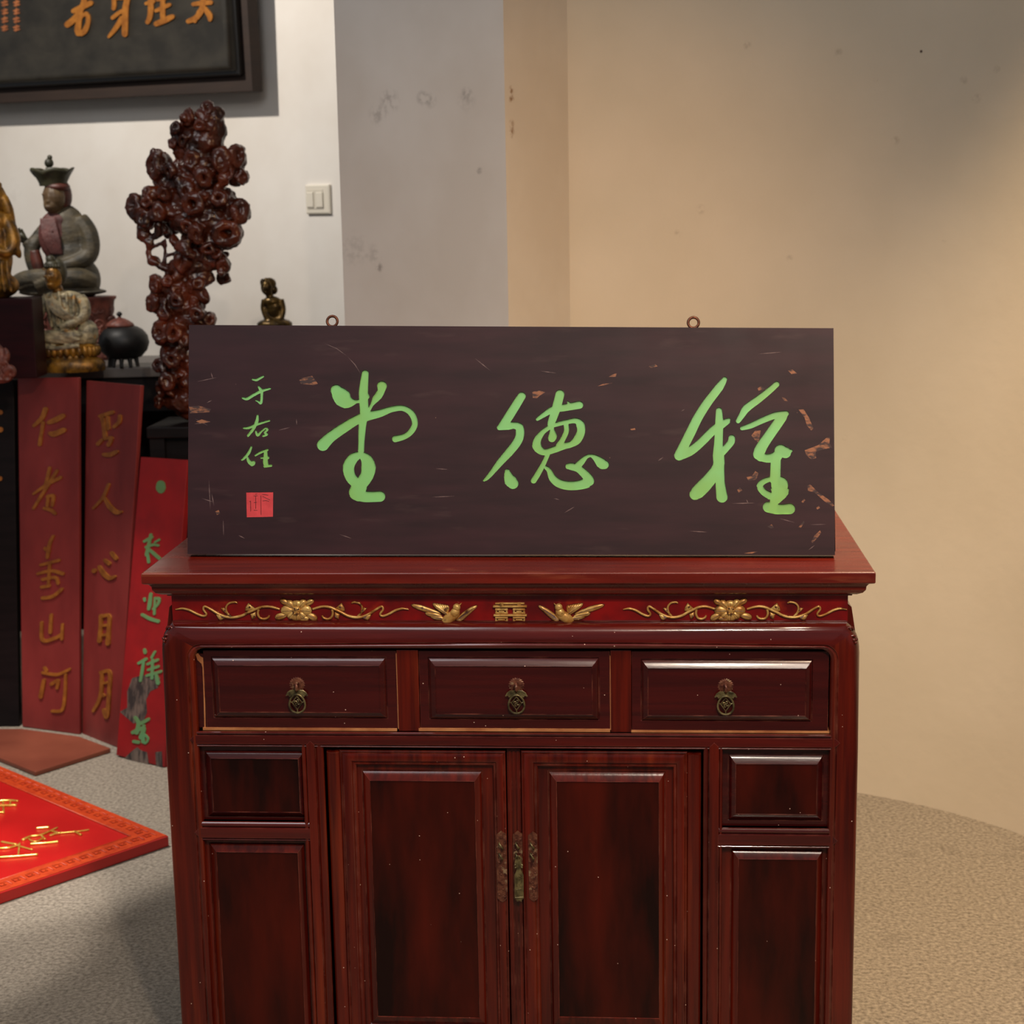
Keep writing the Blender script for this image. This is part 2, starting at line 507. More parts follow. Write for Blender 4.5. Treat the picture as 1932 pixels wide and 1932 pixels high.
m_rug = mat('red_lacquer_panel', lin(190, 25, 22), lin(174, 18, 17), 0.35, scale=(5, 5, 5), coat=0.1)
m_rugb = mat('orange_gold_border', lin(200, 70, 26), lin(176, 52, 20), 0.4, 0.1, scale=(60, 60, 60))
m_ruggold = mat('bright_gold_relief', lin(246, 200, 100), lin(206, 140, 50), 0.2, 0.6, scale=(40, 40, 40))
m_sign = mat('sign_black_lacquer', lin(46, 42, 35), lin(32, 29, 24), 0.42, spec=0.5, scale=(9, 9, 14), c3=lin(56, 51, 42), c3_scale=(4, 4, 30), c3_lo=0.62, c3_hi=0.9)
m_signedge = mat('sign_frame_black', lin(16, 13, 11), lin(12, 10, 9), 0.3, scale=(9, 9, 9), coat=0.3)
m_signback = mat('sign_brown_backing', lin(46, 31, 22), lin(38, 25, 18), 0.8, scale=(5, 5, 40))
m_plastic = mat('ivory_plastic', lin(220, 212, 196), rough=0.4)
m_plastic2 = mat('grey_ivory_rocker', lin(208, 200, 184), rough=0.35)
m_stain = mat('wall_smudge', lin(140, 128, 118), lin(166, 156, 146), 0.9, scale=(60, 60, 60))



def dirt(m, spots):
    """small stains at fixed places of a surface: (centre, radius, colour, strength)"""
    nt = m.node_tree; N = nt.nodes; L = nt.links
    b = N['Principled BSDF']
    src = b.inputs['Base Color'].links[0].from_socket
    geo = N.new('ShaderNodeNewGeometry')
    nz = N.new('ShaderNodeTexNoise'); nz.inputs['Scale'].default_value = 70; nz.inputs['Detail'].default_value = 4
    L.new(geo.outputs['Position'], nz.inputs[0])
    for c, r_, col, k in spots:
        d = N.new('ShaderNodeVectorMath'); d.operation = 'DISTANCE'; d.inputs[1].default_value = [float(v) for v in c]
        L.new(geo.outputs['Position'], d.inputs[0])
        mr = N.new('ShaderNodeMapRange'); mr.inputs['From Min'].default_value = r_; mr.inputs['From Max'].default_value = r_ * 0.35
        L.new(d.outputs['Value'], mr.inputs[0])
        nr = N.new('ShaderNodeMapRange'); nr.inputs['From Min'].default_value = 0.42; nr.inputs['From Max'].default_value = 0.62
        nr.inputs['To Max'].default_value = k
        L.new(nz.outputs[0], nr.inputs[0])
        mu = N.new('ShaderNodeMath'); mu.operation = 'MULTIPLY'
        L.new(mr.outputs[0], mu.inputs[0])
        if k >= 1: mu.inputs[1].default_value = 1.0
        else: L.new(nr.outputs[0], mu.inputs[1])
        x = N.new('ShaderNodeMix'); x.data_type = 'RGBA'
        L.new(mu.outputs[0], x.inputs[0]); L.new(src, x.inputs[6]); x.inputs[7].default_value = (*col, 1)
        src = x.outputs[2]
    L.new(src, b.inputs['Base Color'])


# ------------------------------------------------------------------ the setting
fl = MB()
fl.add([(-6, -6, 0), (6, -6, 0), (6, 6, 0), (-6, 6, 0)], [(0, 1, 2, 3)])
solo(fl, 'floor', m_floor, kind='structure')
WT = np.array([0.878, -0.479, 0.0]); WN = np.array([-0.479, -0.878, 0.0])     # along the white wall, out of it
WP = np.array([-0.756, 2.685, 0.0])
H = 3.1


def wall_strip(name, pts, m, th=0.12, smooth=False):
    """upright wall along pts (room on the right-hand side walking the list), with thickness behind"""
    P = [np.array([p[0], p[1], 0.0]) for p in pts]
    out = []
    for i, p in enumerate(P):
        t = P[min(i + 1, len(P) - 1)] - P[max(i - 1, 0)]
        t /= np.linalg.norm(t)
        out.append(p + th * np.array([-t[1], t[0], 0]))
    mb = MB()
    up = np.array([0, 0, H])
    n = len(P)
    mb.grid([[p for p in P], [p + up for p in P]])
    mb.grid([[p for p in out], [p + up for p in out]], flip=True)
    for a, b in ((P[0], out[0]), (P[-1], out[-1])):
        mb.add([a, b, b + up, a + up], [(0, 1, 2, 3)])
    mb.grid([[p + up for p in P], [p + up for p in out]])
    return solo(mb, name, m, kind='structure', smooth=smooth, autosmooth=40)


a0 = WP - WT * 4.0; a1 = WP + WT * 0.9
wall_strip('wall_left', [a0, a1], m_wallw)
pr = np.array([-0.081, 1.346, 0.0]); pl = pr - WT * 0.48
back = -WN
pb = pl + back * 0.83
pe = np.array([0.053, 1.592, 0.0])
mb = MB()
mb.prism([tuple(pb[:2]), tuple(pl[:2]), tuple(pr[:2]), tuple(pe[:2] + back[:2] * 0.0), tuple(pe[:2] + back[:2] * 0.4)], 2, 0.0, H)
solo(mb, 'wall_pillar', m_wallp, kind='structure')
cc = np.array([0.33, 0.607]); cr = 0.985
arc = [(0.053, 1.592), (0.19, 1.592)] + [(cc[0] + cr * math.cos(t), cc[1] + cr * math.sin(t)) for t in np.linspace(PI / 2, 0.64, 30)]
e = np.array(arc[-1]); d_ = np.array(arc[-1]) - np.array(arc[-2]); d_ /= np.linalg.norm(d_)
arc += [tuple(e + d_ * 1.2), tuple(e + d_ * 2.5)]
wall_strip('wall_right', arc, m_wallr, smooth=True)


# smudges on the plaster of the pillar (dirt with a shape of its own)
_sm = lin(110, 102, 98)
dirt(m_wallp, [(on_plane(px, py, pr, WN), r_, _sm, k) for px, py, r_, k in ((735, 192, .034, .4), (712, 216, .03, .35), (797, 185, .020, .45), (812, 190, .02, .4), (880, 190, .03, .2), (705, 480, .03, .25), (715, 505, .014, .6), (668, 470, .05, .2), (905, 322, .01, .7), (880, 178, .02, .35))]
     + [(pr + (pe - pr) * 0.10 + np.array([0, 0, on_plane(958, py, pr, WN)[2]]), .014, lin(120, 84, 44), .8) for py in (170, 184, 234, 250)])


def curve_at(px, py):
    d = ray(px, py); o2 = CAM[:2] - cc; d2 = d[:2]
    A_ = d2 @ d2; B_ = 2 * o2 @ d2; C_ = o2 @ o2 - cr * cr
    t = (-B_ + math.sqrt(B_ * B_ - 4 * A_ * C_)) / (2 * A_)
    return CAM + d * t


dirt(m_wallr, [(curve_at(1738, 97), .0045, lin(60, 36, 22), 1.0)] + [(curve_at(px, py), r_, lin(140, 118, 98), .35) for px, py, r_ in ((1652, 150, .008), (1842, 185, .014), (1818, 152, .012), (1322, 395, .014), (1582, 99, .012), (1280, 440, .012), (1690, 265, .012), (1490, 487, .01), (1594, 826, .009), (1880, 130, .012), (1410, 85, .012))])


# light switch on the white wall
def wl(px, py, h):
    return on_plane(px, py, WP, WN) + WN * h


sw_c = wl(603, 376, 0)
sw = thing('light_switch', sw_c - np.array([0, 0, 0.04]), 'ivory double rocker light switch on the white wall beside the grey pillar', 'light switch')


def wbox(px, py, w, h, d0, d1, taper=0.0):
    c = wl(px, py, 0)
    mb = MB()
    rows = []
    for d, k in ((d0, 0), (d1 - taper * 0.5, 0), (d1, taper)):
        rows.append([c + WT * a * (w / 2 - k) + np.array([0, 0, 1]) * b * (h / 2 - k) + WN * d for a, b in ((-1, -1), (1, -1), (1, 1), (-1, 1))])
    mb.grid(rows, close_v=True); mb.add(rows[-1], [(0, 1, 2, 3)]); mb.add(rows[0], [(3, 2, 1, 0)])
    return mb


part(wbox(603, 376, 0.094, 0.088, 0.0, 0.011, 0.004), 'plate', m_plastic, sw)
part(wbox(599, 376, 0.062, 0.060, 0.0105, 0.0125, 0.001), 'surround', m_plastic2, sw)
part(wbox(590.5, 377, 0.026, 0.046, 0.012, 0.0165, 0.002), 'rocker', m_plastic, sw)
part(wbox(608, 377, 0.026, 0.046, 0.012, 0.0165, 0.002), 'rocker', m_plastic, sw)

# ------------------------------------------------------------------ the sideboard
TOPZ, YF = 0.90, 0.014           # table top height, plane of the front frame
W2 = 0.557                       # half width of the frame
sb = thing('sideboard', (0, 0.29, 0), 'dark red lacquered sideboard with three drawers, two doors and a gilded frieze', 'sideboard')


def zx(py, Y=YF):
    return on_y(966, py, Y)[2]


def xx(px, Y=YF, py=1400):
    return on_y(px, py, Y)[0]


def rc(px0, py0, px1, py1, Y=YF):
    ym = (py0 + py1) / 2 if py1 < 1940 else 1700
    x0 = on_y(px0, ym, Y)[0]; x1 = on_y(px1, ym, Y)[0]
    return x0, zx(py1, Y) if py1 < 1940 else {1941: 0.123, 1944: 0.101, 1950: 0.075, 1946: 0.084, 1942: 0.097}[py1], x1, zx(py0, Y)


# table top with its stepped edge
mb = MB()
mb.sweep_rect([(0.532 - 0.575 - 0.0, 0.857), (-0.012, 0.857), (-0.008, 0.858), (-0.004, 0.863), (-0.0115, 0.8795), (-0.006, 0.8805), (0.0, 0.8835), (0.0, 0.8985), (-0.0015, 0.90)][0:0] or
              [(-0.045, 0.8555), (-0.031, 0.8555), (-0.031, 0.859), (-0.024, 0.8595), (-0.0165, 0.8635), (-0.0125, 0.869), (-0.012, 0.8745), (-0.0085, 0.8795), (-0.002, 0.8815), (0.0, 0.8825), (0.0, 0.8985), (-0.0015, 0.90)],
              -0.575, 0.575, 0.0, 0.585)
part(mb, 'table_top', m_top, sb, bevel=0.0012)

# frieze board
YFR = 0.036
mb = MB()
mb.box(-0.538, 0.538, YFR, 0.555, 0.80, 0.857)
part(mb, 'frieze_board', m_frieze, sb)

# front frame: apron and posts in one moulded piece
z_op = zx(1225)
xi0, xi1 = xx(369, py=1300), xx(1567, py=1300)
ra = 0.018
SO = [(0.557, zx(1236)), (0.5562, zx(1222)), (0.5545, zx(1210)), (0.5515, zx(1200)), (0.547, zx(1191)), (0.540, zx(1182)), (0.537, zx(1178))]
outer, inner = [], []
for z in (0.0, 0.3, 0.6, z_op - ra - 0.002):
    outer.append((-0.557, z)); inner.append((xi0, z))
for k, (x, z) in enumerate(SO):
    q = PI - PI / 2 * k / (len(SO) - 1)
    outer.append((-x, z)); inner.append((xi0 + ra + ra * math.cos(q), z_op - ra + ra * math.sin(q)))
for t in (0.1, 0.3, 0.5, 0.7, 0.9):
    outer.append((-0.537 + 1.074 * t, zx(1178))); inner.append((xi0 + ra + (xi1 - xi0 - 2 * ra) * t, z_op))
n_ = len(outer)
for k in range(len(SO) - 1, -1, -1):
    x, z = SO[k]
    q = PI / 2 * k / (len(SO) - 1)
    outer.append((x, z)); inner.append((xi1 - ra + ra * math.cos(q), z_op - ra + ra * math.sin(q)))
for z in (z_op - ra - 0.002, 0.6, 0.3, 0.0):
    outer.append((0.557, z)); inner.append((xi1, z))
rows = []
for k, (o, i) in enumerate(zip(outer, inner)):
    o = np.array(o); i = np.array(i)
    d = i - o; Ld = np.linalg.norm(d); d = d / Ld
    apron = abs(o[1] - zx(1178)) < 0.004
    sect = [(0, 0.05), (0.0, 0.032), (0.002, 0.026), (0.006, 0.0195), (0.012, 0.0155), (0.018, 0.0142), (Ld - 0.0115, 0.014),
            (Ld - 0.0108, 0.0162), (Ld - 0.0098, 0.0162), (Ld - 0.0092, 0.0142), (Ld - 0.007, 0.0125), (Ld - 0.004, 0.0128), (Ld - 0.0015, 0.0145), (Ld, 0.018), (Ld, 0.05)]
    if not apron and o[1] < z_op - 0.03:
        sect[1:6] = [(0.0, 0.024), (0.001, 0.019), (0.003, 0.0165), (0.007, 0.0146), (0.014, 0.014)]
    rows.append([(o[0] + d[0] * s_, y, o[1] + d[1] * s_) for s_, y in sect])
mb = MB(); mb.grid(rows)
nc_ = len(rows[0]) - 1
mb.m = [1 if 8 <= k // nc_ < n_ + 2 else 0 for k in range(len(mb.f))]
mb.grid([[r_[0] for r_ in rows], [r_[-1] for r_ in rows]])
mb.add(rows[0], [tuple(range(len(rows[0])))]); mb.add(rows[-1], [tuple(range(len(rows[0])))])
part(mb, 'front_frame', [m_lac, m_lac_h], sb, smooth=True, autosmooth=32)
# ledge on top of the apron
mb = MB(); mb.sweep_rect([(0, 0.79), (0, zx(1177)), (-0.003, zx(1177) + 0.0005)], -0.5375, 0.5375, 0.030, 0.552)
part(mb, 'apron_ledge', m_lac_h, sb)
# carved corner scrolls on the shoulders
for s_ in (-1, 1):
    mb = MB()
    pts = [(0.5485, 1202), (0.545, 1200), (0.541, 1201), (0.536, 1197), (0.534, 1190), (0.538, 1185), (0.5435, 1186), (0.545, 1191)]
    mb.tube([(s_ * x, 0.0185 + 0.0006 * k, zx(y)) for k, (x, y) in enumerate(pts)], 0.0022, 6)
    for x, y in ((0.550, 1207), (0.546, 1208), (0.549, 1213)):
        mb.ell((s_ * x, 0.0185, zx(y)), (0.0026, 0.003, 0.0028), nu=8, nv=6)
    part(mb, 'corner_carving', m_lac, sb, smooth=True)
# side walls with a sloping shoulder, back, bottom
for s_ in (-1, 1):
    mb = MB()
    pf = [(s_ * x, z) for x, z in ((0.536, 0.842), (0.545, 0.834), (0.5515, zx(1200)), (0.5555, zx(1222)), (0.557, zx(1240)), (0.557, 0.0), (0.52, 0.0), (0.52, 0.842))]
    n0 = len(pf)
    mb.prism([(p[0], p[1]) for p in pf], 1, 0.045, 0.09)
    mb.prism([(p[0], p[1]) for p in pf], 1, 0.515, 0.56)
    pf2 = [p for p in pf if True]
    pf3 = [(x, max(z, 0.09)) for x, z in pf2]
    pf3 = [(x - s_ * 0.004 if abs(x) > 0.5560 else x, z) for x, z in pf3]
    mb.prism(pf3, 1, 0.09, 0.515)
    part(mb, 'side_panel', m_lac, sb)
mb = MB(); mb.box(-0.53, 0.53, 0.548, 0.558, 0.06, 0.842)
part(mb, 'back_panel', m_recess, sb)
mb = MB(); mb.box(-0.522, 0.522, 0.030, 0.55, 0.055, 0.07); mb.box(-0.505, 0.505, 0.016, 0.035, 0.03, 0.072)
part(mb, 'bottom_board', m_lac_h, sb)
mb = MB(); mb.box(-0.52, 0.52, 0.056, 0.06, 0.07, 0.80)
part(mb, 'gap_shade_backing', m_recess, sb)  # dark sheet added behind the gaps so they show black, in place of shade


def rail(name, pxa, pxb, pya, pyb, m, horizontal=True, tip=True, flat=(0.18, 0.72), bead=True):
    """moulded rail whose middle band runs to a mitred point"""
    mb = MB()
    if horizontal:
        x0, z0, x1, z1 = rc(pxa, pya, pxb, pyb)
        h = z1 - z0
        za, zb = z1 - h * flat[1], z1 - h * flat[0]; zm = (za + zb) / 2; hw = (zb - za) / 2
        k = hw if tip else 0
        poly = [(x0 - k, zm), (x0, za), (x1, za), (x1 + k, zm), (x1, zb), (x0, zb)]
        mb.prism(poly, 1, YF - 0.0012, YF + 0.030)
        for a, b in ((z0, za - 0.0008), (zb + 0.0008, z1)):
            if b - a > 0.001:
                c = (a + b) / 2; r_ = (b - a) / 2
                mb.grid([[(x, YF + 0.0035 - 0.004 * math.sin(q), c + r_ * math.cos(q)) for q in np.linspace(0, PI, 7)] for x in (x0, x1)])
                mb.box(x0, x1, YF + 0.0033, YF + 0.03, a, b)
        mb.box(x0, x1, YF + 0.003, YF + 0.029, z0, z1)
    else:
        x0, z0, x1, z1 = rc(pxa, pya, pxb, pyb)
        w = x1 - x0
        xa, xb = x0 + w * flat[0], x0 + w * flat[1]; xm = (xa + xb) / 2; hw = (xb - xa) / 2
        poly = [(xa, z0), (xb, z0), (xb, z1), (xm, z1 + hw), (xa, z1)]
        mb.prism(poly, 1, YF - 0.0016, YF + 0.030)
        for a, b in ((x0, xa - 0.0008), (xb + 0.0008, x1)):
            c = (a + b) / 2; r_ = (b - a) / 2
            mb.grid([[(c + r_ * math.cos(q), YF + 0.0035 - 0.004 * math.sin(q), z) for q in np.linspace(0, PI, 7)] for z in (z0, z1)])
            mb.box(a, b, YF + 0.0033, YF + 0.03, z0, z1)
        mb.box(x0, x1, YF + 0.003, YF + 0.029, z0, z1)
    return part(mb, name, m, sb, bevel=0.0008)


rail('middle_rail', 367, 1576, 1383.5, 1413, m_lac_h, flat=(0.22, 0.80))
rail('stile', 580, 621, 1407, 1950, m_lac, horizontal=False, flat=(0.24, 0.62))
rail('stile', 1326, 1362, 1407, 1950, m_lac, horizontal=False, flat=(0.30, 0.80))
rail('cross_rail', 377, 589, 1556, 1592, m_lac_h, flat=(0.30, 0.84))
rail('cross_rail', 1356, 1570, 1559, 1596, m_lac_h, flat=(0.30, 0.84))


def raised(name, outer_px, bevel_px, field_px, y_border, mat_border, mat_field, parent=sb, depth=0.02, name_field=None):
    """border board with a raised, bevelled field"""
    a = rc(*outer_px); b = rc(*bevel_px); c = rc(*field_px)
    mb = MB()
    lerp = lambda p, q, t: tuple(p[i] + (q[i] - p[i]) * t for i in range(4))
    rs = [(*a, y_border + depth), (*a, y_border), (*lerp(a, b, 0.96), y_border), (*lerp(a, b, 1.0), y_border + 0.0018), (*lerp(b, c, 0.08), y_border + 0.0018), (*lerp(b, c, 0.10), y_border - 0.0006)]
    for t in (0.25, 0.45, 0.65, 0.85, 0.97):
        rs.append((*lerp(b, c, t), y_border - 0.0006 - 0.0074 * (0.8 * t + 0.2 * math.sin(t * PI / 2))))
    rs.append((*lerp(b, c, 0.99), y_border - 0.0064))
    rs.append((*c, y_border - 0.0064))
    mb.rings(rs)
    mb.f.pop(); mb.m.pop()          # the field itself takes its own material
    mb.mi = 1
    mb.add([(c[0], y_border - 0.0064, c[1]), (c[2], y_border - 0.0064, c[1]), (c[2], y_border - 0.0064, c[3]), (c[0], y_border - 0.0064, c[3])], [(0, 1, 2, 3)])
    mb.mi = 0
    return part(mb, name, [mat_border, mat_field], parent, smooth=True, autosmooth=24)


# drawers
dr = [((384.5, 1231, 747.5, 1378), (399, 1243, 728, 1359), (413, 1258, 716, 1346)),
      ((790.5, 1231, 1150.5, 1377), (808, 1243, 1130, 1360), (822, 1258, 1117, 1348)),
      ((1192, 1231, 1564, 1379), (1210, 1246, 1533, 1361), (1223, 1261, 1520, 1349))]
HC = [(561, 1291), (974.5, 1292), (1369, 1294)]
drawers = []
for k, (o_, b_, f_) in enumerate(dr):
    d = raised('drawer', o_, b_, f_, YF + 0.0085, m_drawer, m_drawer, depth=0.02)
    drawers.append(d)
mb = MB(); mb.box(xx(366, py=1300), xx(384.2, py=1300), YF + 0.010, YF + 0.03, zx(1379), zx(1238))
part(mb, 'filler_strip', m_drawer, sb)
for a, b in ((749, 789.5), (1152, 1191)):
    mb = MB(); x0, z0, x1, z1 = rc(a, 1229, b, 1383); mb.box(x0, x1, YF + 0.007, YF + 0.03, z0, z1)
    part(mb, 'drawer_divider', m_lac, sb, bevel=0.0006)
# bare wood where the lacquer has rubbed off round the drawers
mb = MB()
for a, b, c, d in ((381, 1378.3, 748, 1383), (789, 1377.3, 1151, 1382.6), (1191, 1379.3, 1566, 1383)):
    x0, z0, x1, z1 = rc(a, b, c, d); mb.box(x0, x1, YF + 0.0065, YF + 0.03, z0, z1)
for a, b, c, d in ((747.8, 1236, 749.2, 1379), (789, 1300, 790.3, 1379), (1150.8, 1240, 1152, 1379)):
    x0, z0, x1, z1 = rc(a, b, c, d); mb.box(x0, x1, YF + 0.0078, YF + 0.03, z0, z1)
poly = [(366, 1236), (371, 1236), (376, 1242), (380.5, 1244), (381.5, 1260), (384.5, 1330), (385.5, 1379), (383, 1379), (382, 1330), (379.5, 1262), (377.5, 1255), (370, 1248)]
mb.prism([(on_y(x, y, YF)[0], on_y(x, y, YF)[2]) for x, y in poly], 1, YF + 0.0085, YF + 0.02)
part(mb, 'bare_edge', m_raw, sb, label='bare orange wood edge round the drawers')


def drop_pull(parent, px, py, Y):
    """flower backplate with knob and a pierced drop pendant"""
    c = np.array(on_y(px, py, Y)); s_ = cam_depth(c) / FPX
    P = lambda x, z, y=0.0: (c[0] + x * s_, Y - y, c[2] + z * s_)
    mb = MB()
    n = 40
    ro = [[P(r_ * math.cos(2 * PI * k / n) * (1 if (k % 2 or not e) else 0.88), r_ * math.sin(2 * PI * k / n) * (1 if (k % 2 or not e) else 0.88), h) for k in range(n)] for r_, h, e in ((15.5, 0.0, 1), (15.3, 0.0014, 1), (11, 0.0022, 0), (5, 0.0026, 0))]
    mb.grid(ro, close_v=True, flip=True); mb.add(ro[-1], [tuple(range(n))])
    part(mb, 'backplate', m_copper, parent)
    mb = MB()
    mb.tube([P(0, 3, 0.001), P(0, 3, 0.008), P(0, -1, 0.011), P(0, -7, 0.0108), P(0, -10, 0.008)], [0.0026, 0.0026, 0.0028, 0.0024, 0.002], 8)
    part(mb, 'hook', m_copper, parent, smooth=True)
    mb = MB()
    q = lambda x, z: P(x, z, 0.0075)
    t_ = 1.9 * s_
    mb.torus(q(-0.5, -11.5), 3.4 * s_, 1.3 * s_, (0, 1, 0), 14, 6)
    for sg in (-1, 1):     # leaf wings
        wing = [(1, -14), (6, -9), (12, -9.5), (17, -13), (20.5, -20), (16, -18.5), (14, -22), (9, -20), (3, -19)]
        mb.prism([(c[0] + sg * x * s_, c[2] + z * s_) for x, z in wing], 1, Y - 0.0084, Y - 0.0062)
        mb.tube([q(sg * x, z) for x, z in wing[:5]], 1.0 * s_, 5)
    ov = [(15 * math.sin(w) * (1 - 0.10 * math.cos(w)), -35.5 + 18 * math.cos(w)) for w in [2 * PI * k / 22 for k in range(23)]]
    mb.tube([q(*p) for p in ov], t_, 7)
    mb.tube([q(*p) for p in ((0, -21), (9.5, -33), (0, -47), (-9.5, -33), (0, -21))], 1.25 * s_, 6)
    for ang in range(4):     # four comma-shaped scrolls
        a = ang * PI / 2 + 0.3
        sc = [(0.6 * math.cos(a), 0.6 * math.sin(a)), (3.2 * math.cos(a + 0.2), 3.4 * math.sin(a + 0.2)), (5.8 * math.cos(a + 0.75), 6.2 * math.sin(a + 0.75)), (5.2 * math.cos(a + 1.25), 5.4 * math.sin(a + 1.25))]
        mb.tube([q(x, z - 33.5) for x, z in sc], 1.3 * s_, 6)
    for sg in (-1, 1):
        mb.tube([q(sg * 9.5, -33), q(sg * 14, -31)], 1.1 * s_, 5)
    mb.tube([q(0, -47), q(0, -52)], 1.1 * s_, 5)
    part(mb, 'pendant', m_brass, parent, smooth=True, autosmooth=50)


for d, (px, py) in zip(drawers, HC):
    drop_pull(d, px, py, YF + 0.0035)

# fixed side panels
for o_, b_, f_ in (((375, 1410, 583, 1559), (386, 1423, 576, 1550), (400, 1437, 563, 1538)),
                   ((380, 1590, 586, 1950), (397, 1600, 577, 1946), (412, 1616, 564, 1942)),
                   ((1362, 1410, 1569, 1561), (1375, 1424, 1554, 1548), (1389, 1441, 1541, 1534)),
                   ((1360, 1594, 1567, 1950), (1379, 1602, 1553, 1946), (1394, 1619, 1540, 1942))):
    raised('side_front_panel', o_, b_, f_, YF + 0.012, m_drawer if o_[3] < 1900 else m_lac, m_panel)

# doors: mitred moulded frame (part) with a raised panel (sub-part)
for side, hinge, o_, i_, pan in ((0, (624, 651), (650, 1419, 958, 1950), (680, 1448, 934, 1944), ((678, 1446, 936, 1950), (689, 1460, 913, 1941), (705, 1478, 899, 1925))),
                                 (1, (1295, 1323), (987, 1418, 1296, 1950), (1018, 1449, 1270, 1944), ((1016, 1447, 1272, 1950), (1037, 1459, 1255, 1941), (1053, 1477, 1243, 1920)))):
    a = rc(*o_); b = rc(*i_)
    lz = 0.075
    a = (a[0], lz, a[2], a[3]); b = (b[0], lz + 0.024, b[2], b[3])
    lerp = lambda t: tuple(a[k] + (b[k] - a[k]) * t for k in range(4))
    Y0 = YF + 0.005
    mb = MB()
    rs = [(*a, Y0 + 0.022), (*a, Y0 + 0.001), (*lerp(0.03), Y0)]
    for t, y in ((0.10, -0.0008), (0.14, 0.0006), (0.17, 0.0006), (0.20, -0.0010), (0.35, -0.0022), (0.55, -0.0022), (0.70, -0.0012), (0.76, 0.0004), (0.78, 0.0016), (0.82, 0.0016), (0.84, 0.0004), (0.92, 0.0006), (1.0, 0.003), (1.0, 0.012)):
        rs.append((*lerp(t), Y0 + y))
    mb.rings(rs, cap=False)
    hx0, hx1 = xx(hinge[0], py=1700), xx(hinge[1], py=1700)
    c_ = (hx0 + hx1) / 2; r_ = (hx1 - hx0) / 2 - 0.0006
    mb.grid([[(c_ + r_ * math.cos(q), Y0 + 0.006 - 0.0065 * math.sin(q) ** 0.6, z) for q in np.linspace(0, PI, 11)] for z in (lz, zx(1424))])
    mb.grid([[(c_ + r_ * math.cos(q), Y0 + 0.006 - 0.0065 * math.sin(q) ** 0.6 * (1 - e), zx(1424) + 0.004 * e) for q in np.linspace(0, PI, 11)] for e in (0, 0.5, 1)])
    mb.box(hx0 + 0.0006, hx1 - 0.0006, Y0 + 0.0058, Y0 + 0.022, lz, zx(1421))
    door = part(mb, 'door', m_lac, sb, smooth=True, autosmooth=24)
    pn = raised('door_panel', *pan, Y0 + 0.0085, m_lac, m_panel, parent=door, depth=0.01)
# centre post between the doors
mb = MB()
x0, z0, x1, z1 = rc(960, 1417, 985.5, 1950)
mb.box(x0, x1, YF + 0.011, YF + 0.03, 0.075, z1)
for k in range(3):
    a = x0 + (x1 - x0) * (0.12 + 0.3 * k); mb.box(a, a + 0.0045, YF + 0.009, YF + 0.03, 0.075, z1 - 0.002)
part(mb, 'centre_post', m_lac, sb, bevel=0.0006)

# etched lock plates with staples, and the hanging pull
rnd = random.Random(3)
for pxc, pya, pyb, w, yb in ((947, 1570, 1699, 19, YF + 0.0028), (978, 1570, 1699, 19, YF + 0.008), (1006, 1571, 1698, 17, YF + 0.0028)):
    c = np.array(on_y(pxc, (pya + pyb) / 2, yb)); s_ = cam_depth(c) / FPX
    hw, hh = w / 2 * s_, (zx(pya, yb) - zx(pyb, yb)) / 2
    mb = MB()
    pl_ = [(-0.5, -1), (0, -1.04), (0.5, -1), (1, -0.93), (1, 0.93), (0.5, 0.98), (0, 1.04), (-0.5, 0.98), (-1, 0.93), (-1, -0.93)]
    mb.prism([(c[0] + x * hw, c[2] + z * hh) for x, z in pl_], 1, yb - 0.0014, yb + 0.004)
    for k in range(26):
        z = rnd.uniform(-0.95, 0.9) * hh; x = rnd.uniform(-0.6, 0.6) * hw
        mb.ell((c[0] + x, yb - 0.0014, c[2] + z), (rnd.uniform(0.0008, 0.0026), 0.0007, rnd.uniform(0.0008, 0.002)), (0, rnd.uniform(0, 3), 0), 7, 5)
    pt = part(mb, 'lock_plate', m_copper, sb, smooth=True, autosmooth=40)
    mb = MB()
    for py in (1594, 1614):
        p = np.array(on_y(pxc - 2, py, yb))
        mb.tube([p + (-0.002, 0.001, 0.004), p + (-0.002, -0.007, 0.004), p + (0.001, -0.0085, 0.0), p + (0.003, -0.007, -0.004), p + (0.003, 0.001, -0.004)], 0.0016, 7)
    part(mb, 'staple', m_brass, pt, smooth=True)
pp = lambda x, y, h=0.0: (lambda p: (p[0], p[1] - h, p[2]))(on_y(x, y, YF))
mb = MB()
pull = [(972, 1622), (977, 1620), (983, 1622), (985, 1628), (982, 1636), (984, 1642), (988, 1650), (988.5, 1693), (985, 1695), (984, 1700), (980, 1697), (976, 1700), (974.5, 1695), (971.5, 1693), (971, 1650), (974, 1642), (976, 1636), (971, 1628)]
mb.prism([(pp(x, y)[0], pp(x, y)[2]) for x, y in pull], 1, YF - 0.0032, YF - 0.0008)
mb.torus(pp(978, 1619, 0.002), 0.0042, 0.0013, (0, 1, 0), 14, 6)
for x, y in ((972.5, 1631), (985, 1631), (973, 1636), (984.5, 1635)): mb.ell(pp(x, y, 0.003), (0.002, 0.0015, 0.002), nu=8, nv=6)
mb.tube([pp(x, y, 0.0034) for x, y in ((975, 1670), (975, 1658), (979.5, 1651), (985, 1655), (984.5, 1662), (980, 1666), (983, 1671))], 0.0011, 6)
mb.tube([pp(x, y, 0.0034) for x, y in ((975, 1690), (975, 1677), (984, 1675), (985.5, 1690))], 0.0009, 5)
mb.tube([pp(x, y, 0.0034) for x, y in ((972.5, 1692), (987.5, 1691))], 0.001, 5)
part(mb, 'lock_pull', m_brass, sb, smooth=True, autosmooth=40, label='hanging brass lock pull between the doors')


# gilded carving on the frieze
def fr(x, y, h=0.0):
    p = on_y(x, y, YFR)
    return np.array([p[0], YFR - h, p[2]])


